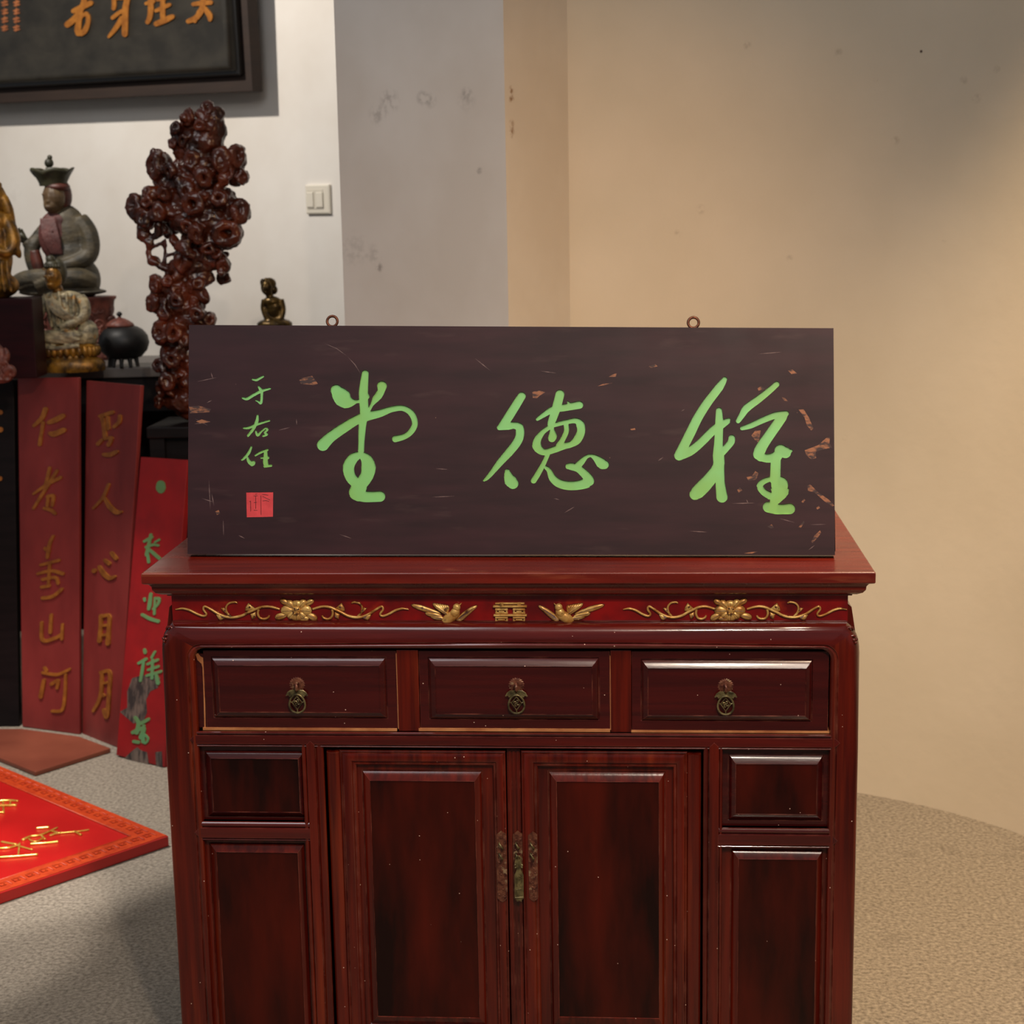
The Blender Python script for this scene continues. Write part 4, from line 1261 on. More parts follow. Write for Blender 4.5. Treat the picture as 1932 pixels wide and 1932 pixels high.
K.ell(mb, 2, 112, -9, 30, 46, 15); K.ell(mb, 6, 140, -5, 27, 16, 16)
for k in range(6): K.tube(mb, [(-18 + 5 * k, 146, -20, 2.2), (-14 + 6 * k, 110, -30, 2.4), (0 + 4 * k, 78, -27, 2.0)], 6)
skin(mb, 'inner_robe', m_robe2, monk, 2.0 * K.s, 2)
mb = MB()
K.tube(mb, [(-36, 86, -13, 10), (-32, 62, -14, 12), (-26, 42, -14, 9)])
part(mb, 'sleeve_lining', m_hair, monk, smooth=True)
mb = MB()
K.ell(mb, 6, 184, -4, 22, 28, 22); K.ell(mb, 2, 170, -10, 16, 17, 16); K.tube(mb, [(6, 165, 0, 13), (8, 148, 0, 14)])
K.ell(mb, 0, 182, -23, 3.5, 9, 3.5); K.ell(mb, -1, 176, -24, 4.5, 3.5, 3.5); K.ell(mb, -2, 166, -24, 7, 2.2, 3); K.ell(mb, -2, 162, -23, 6, 2, 3)
K.ell(mb, -9, 189, -17, 6, 2.5, 3); K.ell(mb, 8, 189, -19, 6, 2.5, 3); K.ell(mb, 24, 182, 0, 4, 12, 6)
skin(mb, 'head', m_skin, monk, 1.6 * K.s, 2)
mb = MB(); K.ell(mb, 16, 186, 8, 20, 32, 19); K.ell(mb, 12, 202, -2, 24, 10, 22)
part(mb, 'hair', m_hair, monk, smooth=True)
mb = MB()
rows = []
for r_, z in ((25, 204), (26, 210), (30, 218), (36, 228), (41, 235), (38, 235), (32, 226), (24, 216), (4, 212)):
    row = []
    for k in range(40):
        q = 2 * PI * k / 40
        lob = abs(math.cos(2.5 * q)) if z > 222 else 0.6
        row.append(K(4 + r_ * math.cos(q), z + (lob - 0.6) * 7 * (z > 222), 0.8 * r_ * math.sin(q)))
    rows.append(row)
mb.grid(rows, close_v=True); mb.add(rows[-1], [tuple(range(40))])
part(mb, 'crown', m_crown, monk, smooth=True)
mb = MB(); K.tube(mb, [(-1, 212, 0, 10), (-1, 226, 0, 9), (-1, 238, 0, 7)]); K.ell(mb, -1, 246, 0, 8.5, 9, 8.5); K.ell(mb, 1, 256, 0, 5, 5, 5)
part(mb, 'topknot', m_crown, monk, smooth=True)
mb = MB()
K.ell(mb, -56, 110, -14, 8, 11, 6, -0.4); K.tube(mb, [(-50, 100, -12, 6.5), (-54, 108, -13, 7)])
for j, (dx, dz) in enumerate(((-70, 121), (-66, 126), (-61, 128), (-56, 126))):
    K.tube(mb, [(-58 + 2 * j, 114, -14, 2.8), ((dx - 57) / 2 - 1 + j, (dz + 114) / 2, -15, 2.6), (dx, dz, -17, 2.0)], 7)
K.tube(mb, [(-50, 108, -17, 3), (-56, 113, -22, 2.6), (-62, 117, -23, 2.0)], 7)
part(mb, 'raised_hand', m_crown, monk, smooth=True)
mb = MB()
K.ell(mb, 8, 55, -34, 13, 6, 8); 
for j in range(4): K.tube(mb, [(2, 56 - 1.5 * j, -40, 2.6), (-8, 55 - 2 * j, -42, 2.5), (-15, 52 - 2 * j, -40, 1.9)], 7)
K.tube(mb, [(6, 60, -38, 3), (-2, 62, -42, 2.6), (-8, 60, -43, 2)], 7)
part(mb, 'resting_hand', m_skin, monk, smooth=True)

# small pale seated figure on a gilt lotus base
sf_b = on_table(130, 700); 
S_ = Fig(sf_b, 1.0)
small = thing('pale_robed_statue', sf_b, 'small seated statue in a worn pale robe on a gilded base beside the pot', 'statue')
mb = MB()
S_.lathe(mb, [(66, 0), (68, 3), (68, 16), (62, 22), (54, 26), (50, 32), (56, 40), (60, 48), (52, 52)], n=30, lobes=10, amp=0.025, sy=0.55)
for k in range(16):
    q = PI + PI * k / 15
    S_.ell(mb, 57 * math.cos(q), 38, 0.55 * 57 * math.sin(q), 6, 10, 5)
part(mb, 'lotus_base', m_oldgold, small, smooth=True, autosmooth=50)
mb = MB()
S_.ell(mb, -12, 64, -2, 52, 15, 26); S_.tube(mb, [(-58, 62, -10, 12), (-30, 66, -22, 14), (4, 64, -24, 13)]); S_.tube(mb, [(36, 60, -8, 13), (12, 66, -22, 14), (-24, 62, -24, 12)])
S_.ell(mb, -4, 108, 2, 31, 42, 19); S_.ell(mb, -2, 140, 2, 36, 11, 16)
S_.tube(mb, [(28, 138, 2, 11), (36, 124, 0, 12), (36, 104, -6, 11), (18, 92, -18, 8), (-6, 84, -22, 6)])
S_.tube(mb, [(-32, 137, 2, 10), (-44, 120, 0, 11), (-48, 104, -8, 9), (-52, 106, -14, 7)])
S_.ell(mb, 40, 70, 2, 20, 26, 20)
for k in range(6): S_.tube(mb, [(-30 + 3 * k, 138, -16, 1.8), (-16 + 5 * k, 112, -24, 2), (10 + 4 * k, 96, -20, 1.8)], 6)
for k in range(5): S_.tube(mb, [(-56 + 8 * k, 54, -22, 2), (-30 + 8 * k, 60 + 2 * k, -34, 2.2), (16 + 4 * k, 56 + k, -30, 1.8)], 6)
for k in range(5): S_.tube(mb, [(-34 + 14 * k, 150 - 2 * abs(k - 2), -12, 2.6), (-26 + 12 * k, 120, -20, 3.2), (-22 + 11 * k, 84, -16, 2.6)], 7)
for k in range(4): S_.tube(mb, [(-50 + 9 * k, 70 - 4 * k, -24, 2.8), (-10, 74 - 5 * k, -34, 3.4), (34 - 6 * k, 68 - 5 * k, -26, 2.8)], 7)
S_.tube(mb, [(-40, 50, -26, 4), (-10, 46, -34, 5), (30, 50, -28, 4)], 7)
skin(mb, 'robe', m_cream, small, 1.4 * S_.s, 1)
mb = MB()
S_.ell(mb, -16, 176, -4, 17, 23, 17); S_.ell(mb, -18, 164, -8, 12, 12, 12); S_.tube(mb, [(-14, 160, 0, 10), (-10, 148, 0, 11)])
S_.ell(mb, -22, 174, -21, 3, 6, 4); S_.ell(mb, -22, 163, -19, 5, 1.8, 2.5); S_.ell(mb, -28, 178, -18, 5, 2.2, 2); S_.ell(mb, -15, 178, -20, 5, 2.2, 2)
skin(mb, 'head', m_oldgold, small, 1.5 * S_.s, 2)
mb = MB(); S_.ell(mb, -10, 184, 4, 18, 26, 16); S_.ell(mb, -18, 198, -2, 15, 10, 14); S_.ell(mb, -20, 208, -2, 9, 9, 9)
for k in range(6): S_.ell(mb, -28 + 5 * k, 196, -14 + abs(k - 2.5), 3.4, 4, 3)
part(mb, 'hair', m_crown, small, smooth=True)
mb = MB(); S_.ell(mb, -54, 110, -16, 7, 8, 5)
for j in range(4): S_.tube(mb, [(-56 + 2.5 * j, 114, -17, 2.4), (-57 + 2.5 * j, 121, -18, 2.2), (-57 + 2.5 * j, 126 - abs(j - 1.5), -20, 1.7)], 6)
S_.tube(mb, [(-49, 110, -19, 2.5), (-46, 115, -22, 2), (-47, 120, -23, 1.6)], 6)
part(mb, 'hand', m_oldgold, small, smooth=True)

# black lidded pot on little feet
pot_b = on_table(236, 691)
Q = Fig(pot_b)
pot = thing('lidded_pot', pot_b, 'round black pot on small feet with a red brown lid and knob', 'pot')
mb = MB(); Q.lathe(mb, [(20, 14), (32, 18), (43, 30), (47.5, 44), (45, 58), (36, 69), (27, 74), (24, 75)], n=32)
part(mb, 'body', m_iron, pot, smooth=True)
mb = MB(); Q.lathe(mb, [(25, 74.5), (26.5, 77), (24, 81), (17, 86), (9, 90), (4, 91), (3, 93)], x=-5, n=28, lobes=8, amp=0.03)
part(mb, 'lid', m_redwood, pot, smooth=True)
mb = MB(); Q.lathe(mb, [(2.5, 91), (2.5, 94), (5, 96), (5.5, 99), (3, 102), (0.5, 103)], x=-5, n=14)
part(mb, 'knob', m_iron, pot, smooth=True)
for k in range(5):
    q = PI * 1.12 + k * PI * 0.19
    mb = MB(); Q.tube(mb, [(24 * math.cos(q), 22, 24 * math.sin(q), 6), (27 * math.cos(q), 10, 27 * math.sin(q), 4.2), (29 * math.cos(q), 0.5, 29 * math.sin(q), 3.6)], 7)
    part(mb, 'foot', m_iron, pot, smooth=True)

# maroon block with a gilded standing figure on it, and a small root carving in front
bk_b = on_table(18, 716)
bk_b = bk_b + np.array([0, 0.02, 0])
Bk = Fig(bk_b)
hb = 150
blk = MB()
for (x0, x1, y0, y1, z0, z1) in ((-62, 47, 0, 75, 0, hb),):
    v = [Bk(x, z, y) for x in (x0, x1) for y in (y0, y1) for z in (z0, z1)]
    blk.add(v, [(0, 1, 3, 2), (4, 6, 7, 5), (0, 4, 5, 1), (2, 3, 7, 6), (0, 2, 6, 4), (1, 5, 7, 3)])
blko = part(blk, 'maroon_block', m_maroon, None, bevel=0.003)
blko['label'] = 'plain dark maroon block on the altar table below the gold figure'; blko['category'] = 'block'
gd_b = Bk(-31, hb + 0.5, 46)
Gd = Fig(gd_b)
gold = thing('gilded_standing_statue', gd_b, 'gilded hooded statue cut off by the left picture edge, left of the crowned monk', 'statue')
mb = MB()
Gd.ell(mb, 0, 90, 0, 36, 80, 28); Gd.ell(mb, 0, 22, 0, 44, 26, 32); Gd.ell(mb, 2, 140, 0, 34, 26, 24)
Gd.tube(mb, [(24, 150, 0, 13), (36, 126, -4, 13), (40, 100, -8, 14), (30, 84, -18, 10), (8, 92, -26, 8)]); Gd.tube(mb, [(-24, 150, 0, 13), (-38, 120, -4, 13), (-30, 88, -14, 11), (-8, 94, -24, 8)])
Gd.tube(mb, [(36, 100, -6, 10), (46, 84, -6, 8), (50, 72, -6, 3)])
for k in range(7): Gd.tube(mb, [(-30 + 10 * k, 70, -24, 3), (-34 + 11 * k, 40, -30, 3.4), (-36 + 12 * k, 10, -30, 3)], 6)
skin(mb, 'robe', m_oldgold, gold, 2.4 * Gd.s, 2)
mb = MB()
Gd.ell(mb, 0, 178, -6, 19, 25, 18); Gd.tube(mb, [(0, 160, 0, 11), (0, 148, 0, 12)]); Gd.ell(mb, 0, 174, -24, 3.4, 7, 4); Gd.ell(mb, 0, 163, -21, 6, 2, 3); Gd.ell(mb, -7, 180, -21, 5, 2.2, 2); Gd.ell(mb, 7, 180, -21, 5, 2.2, 2)
skin(mb, 'head', m_oldgold, gold, 1.6 * Gd.s, 2)
mb = MB(); Gd.ell(mb, 0, 182, 6, 30, 34, 22); Gd.tube(mb, [(-24, 186, 2, 9), (-30, 160, 2, 10), (-32, 136, 2, 8)]); Gd.tube(mb, [(24, 186, 2, 9), (32, 162, 2, 10), (37, 130, 2, 8)]); Gd.ell(mb, 4, 208, 2, 20, 9, 14)
skin(mb, 'hood', m_oldgold, gold, 2.0 * Gd.s, 2)

rc_b = on_table(2, 722)
Rc = Fig(rc_b + np.array([0, -0.0, 0]))
small_root = MB()
rnd = random.Random(12)
Rc.ell(small_root, 0, 14, 0, 26, 16, 9); Rc.ell(small_root, -4, 40, 0, 17, 26, 9)
Rc.tube(small_root, [(0, 30, 0, 11), (4, 56, 0, 8), (-4, 76, 0, 5), (2, 92, 0, 2)]); Rc.tube(small_root, [(8, 36, -2, 9), (16, 54, -3, 6), (12, 66, -3, 2.5)])
Rc.tube(small_root, [(10, 20, -4, 9), (22, 28, -6, 7), (28, 20, -6, 5), (24, 12, -6, 4)])
for k in range(16): small_root.torus(Rc(rnd.uniform(-20, 18), rnd.uniform(8, 60), -8), rnd.uniform(4, 7) * Rc.s, 2 * Rc.s, (rnd.uniform(-.4, .4), 1, rnd.uniform(-.4, .4)), 10, 6)
me = remesh(small_root, 1.6 * Rc.s, 2); me.materials.clear(); me.materials.append(m_redwood)
o_ = place(me, 'small_root_carving', None, True); o_['label'] = 'small flame shaped reddish root carving in front of the maroon block'; o_['category'] = 'carving'

# small dark gold seated figure seen above the plaque
bu_b = on_table(519, 678)
Bu = Fig(bu_b)
bust = thing('dark_gold_figurine', bu_b, 'small dark gold seated figurine rising behind the plaque, right of the root sculpture', 'figurine')
mb = MB()
Bu.ell(mb, 4, 12, 0, 52, 13, 34); Bu.ell(mb, 4, 40, 0, 46, 30, 30); Bu.ell(mb, 2, 66, 0, 34, 12, 24); Bu.ell(mb, 2, 92, 0, 15, 26, 13); Bu.ell(mb, -1, 108, 0, 18, 11, 13); Bu.ell(mb, 3, 98, 0, 17, 14, 13)
Bu.tube(mb, [(14, 112, 0, 8), (18, 92, -2, 7), (14, 76, -8, 6), (4, 70, -14, 5)]); Bu.tube(mb, [(-14, 112, 0, 7), (-17, 96, -2, 6), (-10, 78, -8, 6), (0, 70, -14, 5)])
skin(mb, 'body', m_bronze, bust, 1.6 * Bu.s, 2)
mb = MB(); Bu.ell(mb, -9, 135, -2, 12, 15, 12); Bu.tube(mb, [(-6, 124, 0, 7), (-4, 114, 0, 8)]); Bu.ell(mb, -13, 133, -14, 2.5, 4.5, 3); Bu.ell(mb, -12, 126, -12, 4, 1.5, 2)
skin(mb, 'head', m_bronze, bust, 1.3 * Bu.s, 1)
mb = MB(); Bu.ell(mb, -5, 141, 3, 13, 12, 11); Bu.tube(mb, [(-16, 138, 0, 5), (-17, 146, 0, 5), (-15, 150, 0, 3)]); Bu.ell(mb, 2, 130, 5, 8, 9, 8); Bu.ell(mb, -10, 148, 0, 6, 5, 6)
part(mb, 'hair', m_bronze, bust, smooth=True)

# ------------------------------------------------------------------ tall root-wood sculpture on its black stand
ST_Y = 1.95
st_top = on_y(370, 795, ST_Y)[2]
sc_c = on_y(372, 795, ST_Y)
stand = thing('root_sculpture_stand', (sc_c[0] - 0.01, ST_Y, 0), 'black wooden stand half hidden behind the plaque, under the root sculpture', 'stand')
ax_, ay_ = sc_c[0] - 0.01, ST_Y
part(MB().box(ax_ - 0.10, ax_ + 0.17, ay_ - 0.115, ay_ + 0.11, st_top - 0.03, st_top), 'stand_top', m_dark, stand, bevel=0.003)
for i in (-1, 1):
    for j in (-1, 1):
        part(MB().box(ax_ + 0.035 + i * 0.11 - 0.02, ax_ + 0.035 + i * 0.11 + 0.02, ay_ + j * 0.085 - 0.02, ay_ + j * 0.085 + 0.02, 0, st_top - 0.03), 'leg', m_dark, stand)
for z0, z1 in ((st_top - 0.10, st_top - 0.03), (0.2, 0.24)):
    part(MB().box(ax_ - 0.08, ax_ + 0.15, ay_ - 0.09, ay_ + 0.085, z0, z1), 'apron' if z0 > 0.5 else 'shelf', m_dark, stand)
rt_b = np.array([sc_c[0], ST_Y, st_top + 0.001])
Rt = Fig(rt_b)
ZR = lambda x, y: (250 + x / 4.2 - 372, 797 - (180 + y / 4.2))
root = MB()
rnd = random.Random(21)


def rblob(x, y, rx, rz, ry=None, d=0.0, tilt=0.0):
    X, Z = ZR(x, y)
    Rt.ell(root, X, Z, d, rx / 4.2, rz / 4.2, (ry or min(rx, rz)) / 4.2 * 1.1, tilt)


def cup(x, y, rx, rz, d=-20, dirx=0.0, dirz=0.0, t=0.62):
    """hollow knot: an open ring standing proud of the trunk"""
    X, Z = ZR(x, y)
    R_ = rz / 4.2 * 0.70
    ax = dirx * _r0 + np.array([0, 0, dirz]) - np.array([-math.sin(YAW), math.cos(YAW), 0])
    root.torus(Rt(X, Z, d), R_ * Rt.s, R_ * t * Rt.s, ax, 20, 10, sx=rx / rz)
    d = d + R_ * 0.4
    Rt.ell(root, X - dirx * R_ * 0.9, Z - dirz * R_ * 0.9, d + R_ * 1.75, R_ * 1.3 * rx / rz, R_ * 1.3, R_ * 1.0)
    for k in range(8):
        q = 2 * PI * k / 8
        p = Rt(X + R_ * 0.9 * rx / rz * math.cos(q), Z + R_ * 0.9 * math.sin(q), d)
        b2 = Rt(X * 1 + R_ * 0.75 * rx / rz * math.cos(q), Z + R_ * 0.75 * math.sin(q), d + R_ * 1.8)
        root.tube([p, b2], R_ * t * 1.05 * Rt.s, 7)


# core mass
for a in ((740, 330, 110, 140), (620, 500, 190, 110), (680, 420, 150, 150), (640, 640, 250, 130), (540, 760, 230, 140), (620, 860, 300, 130), (420, 930, 260, 110), (640, 1020, 280, 130), (860, 960, 100, 130), (800, 1120, 150, 130), (640, 1170, 180, 110), (600, 1290, 200, 90), (700, 1330, 120, 80), (520, 1380, 190, 90), (560, 1460, 150, 80),
          (440, 1560, 190, 120), (420, 1680, 210, 120), (480, 1800, 220, 110), (440, 1900, 190, 110), (330, 1780, 90, 120), (300, 1900, 60, 120), (390, 2060, 150, 110), (400, 2180, 130, 90), (520, 2100, 160, 160), (560, 2280, 200, 160), (480, 2420, 230, 110), (560, 2520, 230, 60), (900, 640, 80, 130), (210, 960, 110, 120), (160, 1080, 50, 110), (330, 700, 70, 110), (560, 330, 50, 60)):
    rblob(*a, ry=min(a[2], a[3], 130))
rblob(215, 1190, 40, 60); rblob(240, 1330, 55, 45); rblob(330, 1370, 60, 34); rblob(180, 1120, 60, 50)
for pts in ([(200, 1150, 24), (205, 1250, 22), (250, 1350, 24), (350, 1400, 26)], [(230, 1215, 16), (290, 1195, 18), (350, 1180, 30)], [(230, 1150, 20), (300, 1110, 34), (360, 1080, 40)], [(330, 1200, 16), (340, 1280, 15), (320, 1340, 18)], [(345, 1290, 12), (390, 1285, 14), (440, 1230, 18)], [(425, 1240, 12), (420, 1330, 16), (410, 1420, 22)], [(280, 1340, 18), (330, 1360, 16), (345, 1440, 20)]):
    Rt.tube(root, [(*ZR(x, y), -4, r_ / 4.2) for x, y, r_ in pts], 8)
# the knots that can be told apart
for c in ((722, 178, 45, 58, -16, 0.1, 0.4), (575, 250, 50, 62, -18, -0.5, 0.1), (800, 225, 34, 50, -12, 0.6, 0.3), (480, 370, 40, 48, -22, -0.5, 0), (540, 420, 38, 44, -30, -0.2, -0.3), (440, 440, 36, 36, -20, -0.6, 0.5), (425, 645, 46, 56, -34, -0.3, -0.2), (605, 570, 46, 72, -40, 0, 0),
          (690, 695, 62, 70, -40, 0.1, -0.2), (825, 570, 62, 96, -34, 0.1, 0), (935, 540, 56, 86, -20, 0.7, 0.1), (960, 700, 40, 60, -12, 0.8, -0.2), (310, 600, 56, 112, -20, -0.6, 0), (375, 815, 44, 56, -36, -0.1, -0.2), (605, 893, 82, 82, -52, -0.1, 0.05), (545, 790, 58, 70, -36, 0, 0.4), (790, 860, 62, 60, -36, 0.1, 0.3),
          (130, 905, 48, 92, -18, -0.5, 0.1), (235, 800, 40, 46, -22, -0.4, 0.6), (240, 870, 42, 48, -34, 0, 0.1), (330, 950, 44, 66, -38, 0, 0), (205, 1000, 40, 60, -32, -0.1, 0), (940, 960, 60, 90, -24, 0.5, 0.2), (845, 1120, 110, 96, -44, 0.2, -0.1), (615, 1120, 48, 82, -46, 0, -0.3), (485, 1330, 60, 82, -30, 0, 0), (790, 1370, 40, 60, -18, 0.4, -0.4),
          (435, 1620, 50, 52, -44, 0, 0), (585, 1730, 52, 60, -44, 0.1, -0.1), (260, 1500, 40, 70, -22, -0.5, 0), (230, 1640, 40, 70, -24, -0.5, 0), (330, 1720, 44, 50, -38, -0.1, 0), (290, 1870, 52, 80, -34, -0.1, 0.1), (660, 1780, 50, 50, -20, 0.4, 0.2), (400, 1870, 60, 70, -44, 0, 0), (250, 2130, 44, 52, -26, -0.3, 0), (320, 2250, 60, 70, -36, 0, 0), (370, 2080, 56, 66, -40, 0.1, 0), (260, 2320, 40, 60, -24, -0.3, -0.2), (230, 2420, 34, 50, -20, -0.4, 0),
          (600, 1500, 40, 46, -30, 0.1, 0.2), (360, 1480, 40, 46, -30, -0.1, 0.1), (700, 1230, 52, 46, -46, 0.1, -0.2), (520, 1200, 44, 44, -44, 0, 0)):
    cup(*c)
for k in range(80):      # plain knobs between the hollows
    y = rnd.uniform(230, 2450)
    lo_, hi_ = (500, 820) if y < 480 else (340, 880) if y < 780 else (180, 880) if y < 1120 else (420, 780) if y < 1480 else (240, 640) if y < 1900 else (260, 680)
    a_ = rnd.uniform(24, 52)
    rblob(rnd.uniform(lo_, hi_), y, a_, a_ * rnd.uniform(0.8, 1.7), a_, rnd.choice((-1, -1, 1)) * rnd.uniform(16, 30), rnd.uniform(-1, 1))
for k in range(46):      # smaller scattered knots, all the way round
    y = rnd.uniform(250, 2450); 
    lo_, hi_ = (470, 830) if y < 480 else (330, 900) if y < 780 else (160, 900) if y < 1200 else (420, 780) if y < 1480 else (240, 640) if y < 1900 else (260, 680)
    x = rnd.uniform(lo_, hi_); r_ = rnd.uniform(26, 44)
    cup(x, y, r_, r_ * rnd.uniform(0.9, 1.4), (-1 if k % 3 else 1) * rnd.uniform(26, 40), rnd.uniform(-.5, .5), rnd.uniform(-.5, .5))
Rt.tube(root, [(*ZR(455, 1190), -40, 9), (*ZR(530, 1250), -44, 10), (*ZR(600, 1290), -40, 8)], 8)
me = remesh(root, 1.8 * Rt.s, 2)
from mathutils import noise as mnoise
for v in me.vertices:
    q = (v.co - Vector(rt_b)) / Rt.s
    v.co += Vector(mnoise.noise_vector(q * 0.055)) * 4.2 * Rt.s + Vector(mnoise.noise_vector(q * 0.16)) * 1.5 * Rt.s
me.materials.clear(); me.materials.append(m_root)
o_ = place(me, 'root_sculpture', None, True)
zmin = min(v.co.z for v in me.vertices)
me.transform(Matrix.Translation((0, 0, st_top + 0.001 - zmin)))
o_['label'] = 'tall knotted polished red root wood sculpture full of hollow rings'; o_['category'] = 'sculpture'


# ------------------------------------------------------------------ inscribed boards leaning against the table
def leaning(name, label, bl, br, pts, lean, m, th=0.025, group='inscribed boards leaning on the altar table'):
    bl = np.array([bl[0], bl[1], 0.0]); br = np.array([br[0], br[1], 0.0])
    t = (br - bl) / np.linalg.norm(br - bl); hn = np.array([-t[1], t[0], 0]); A = math.radians(lean)
    up = math.cos(A) * np.array([0, 0, 1.0]) + math.sin(A) * hn
    n = np.cross(t, up)
    lift = np.array([0, 0, th * math.sin(A) + 0.001])
    P = bl + lift

    def at(px, py, h=0.0):
        return on_plane(px, py, P, n) + n * h
    root_ = thing(name, (bl + br) / 2 + hn * 0.02, label, 'board', group)
    cs = [at(*p) for p in pts]
    zm = min(c[2] for c in cs)
    mb = MB()
    rows = [[c - n * th for c in cs], cs]
    mb.grid(rows, close_v=True); mb.add(rows[0], [(3, 2, 1, 0)]); mb.add(rows[1], [(0, 1, 2, 3)])
    part(mb, 'board', m, root_, bevel=0.002)
    return root_, at


def writing(root_, at, lst, org, sc, m, lo=-0.002, hi=0.004):
    for st in lst:
        glyph(st, org, sc, at, lo, hi, 'character', m, root_)


ga, gb = on_z(42, 1372), on_z(150, 1386)
b1, at1 = leaning('inscribed_board', 'faded red board with five dull gold characters, left of its matching partner', ga, gb, [(42, 1371), (150, 1386), (148, 712), (33, 713)], 5.5, m_bdred, th=0.012)
# zoom frame: origin (0, 700), scale 2.76
writing(b1, at1, [
    [[(240, 200, 13), (222, 245, 12), (180, 285, 8)], [(228, 270, 9), (218, 330, 8), (210, 382, 10)], [(258, 268, 10), (290, 256, 14), (330, 234, 13)], [(265, 325, 10), (285, 328, 15), (335, 308, 13)]],
    [[(262, 505, 8), (250, 560, 9), (235, 610, 8)], [(178, 640, 6), (250, 590, 9), (318, 555, 9)], [(300, 520, 8), (250, 600, 9), (178, 715, 7)], [(255, 650, 8), (250, 700, 8)], [(250, 655, 8), (280, 650, 9), (275, 700, 8)], [(235, 715, 8), (265, 722, 9), (290, 742, 8)]],
    [[(280, 860, 7), (262, 900, 9), (250, 970, 9)], [(240, 925, 10), (258, 940, 8)], [(215, 1010, 7), (310, 985, 8)], [(200, 1055, 7), (270, 1040, 8), (330, 1055, 9)], [(225, 1085, 8), (290, 1075, 8), (305, 1105, 8)], [(220, 1125, 8), (260, 1118, 8)], [(225, 1182, 9), (280, 1172, 9), (325, 1135, 8)], [(262, 1000, 8), (255, 1110, 7)]],
    [[(270, 1270, 8), (265, 1360, 9)], [(220, 1310, 8), (225, 1400, 9), (290, 1390, 9), (325, 1370, 8)], [(328, 1320, 7), (325, 1395, 8)]],
    [[(225, 1570, 7), (300, 1580, 8), (365, 1552, 7)], [(232, 1610, 9), (222, 1660, 10), (215, 1695, 11)], [(270, 1630, 9), (305, 1612, 9), (300, 1650, 8)], [(345, 1580, 7), (340, 1700, 8), (325, 1765, 8), (275, 1770, 7)], [(235, 1545, 8), (245, 1560, 8)]]], (0, 700), 2.76, m_bdgold)
gc, gd = on_z(150, 1386), on_z(224, 1412)
b2, at2 = leaning('inscribed_board', 'faded red board with gold characters, between its partner and the bright red board', gc + np.array([0.012, 0.004, 0]), gd, [(155, 1388), (224, 1411), (265, 727), (163, 718)], 5.5, m_bdred, th=0.012)
writing(b2, at2, [
    [[(525, 235, 8), (590, 215, 10)], [(535, 240, 10), (545, 285, 10), (552, 350, 10)], [(565, 240, 7), (570, 300, 8)], [(628, 235, 9), (625, 265, 9), (600, 290, 9)], [(515, 380, 10), (535, 360, 8)], [(560, 350, 8), (585, 350, 9), (570, 385, 10)], [(545, 435, 9), (580, 435, 12), (612, 420, 9)]],
    [[(570, 590, 7), (540, 660, 8), (490, 715, 6)], [(550, 662, 7), (575, 705, 12), (610, 735, 12), (636, 733, 6)]],
    [[(495, 1040, 12)] * 1 + [(492, 1042, 10)], [(522, 1020, 9), (545, 1055, 12), (575, 1078, 11), (602, 1070, 7)], [(550, 985, 8), (572, 1002, 10)], [(585, 948, 9), (608, 975, 10)]],
    [[(530, 1275, 9), (528, 1340, 9), (522, 1405, 11)], [(530, 1280, 8), (572, 1275, 9), (570, 1350, 9), (566, 1418, 12)], [(535, 1325, 7), (565, 1322, 7)], [(535, 1375, 7), (565, 1372, 7)]],
    [[(530, 1570, 9), (575, 1568, 9), (572, 1680, 9), (565, 1770, 10), (558, 1800, 11), (545, 1765, 9)], [(535, 1575, 8), (528, 1690, 9), (490, 1770, 7)], [(540, 1625, 7), (560, 1622, 7)], [(530, 1682, 9), (545, 1690, 8)]]], (0, 700), 2.76, m_bdgold)
ge = on_z(-75, 1372); gf = on_z(36, 1371)
b0, at0 = leaning('inscribed_board', 'black board with gold characters cut off by the left picture edge', ge, gf, [(-75, 1372), (36, 1371), (26, 716), (-84, 718)], 5.5, m_dark)
writing(b0, at0, [[[(-40, 200, 12), (5, 215, 12)], [(-50, 310, 12), (5, 305, 14)], [(-25, 190, 10), (-30, 330, 10)]], [[(-60, 560, 12), (2, 560, 12)], [(-30, 480, 10), (-30, 640, 10)]]], (0, 700), 2.76, m_bdgold)
gg, gh = on_z(219, 1428), on_z(310, 1449)
b3, at3 = leaning('inscribed_board', 'bright red board with green characters and a bare grey worn patch', gg, gh, [(219, 1425), (310, 1448), (354, 868), (265, 862)], 9, m_bright, th=0.02)
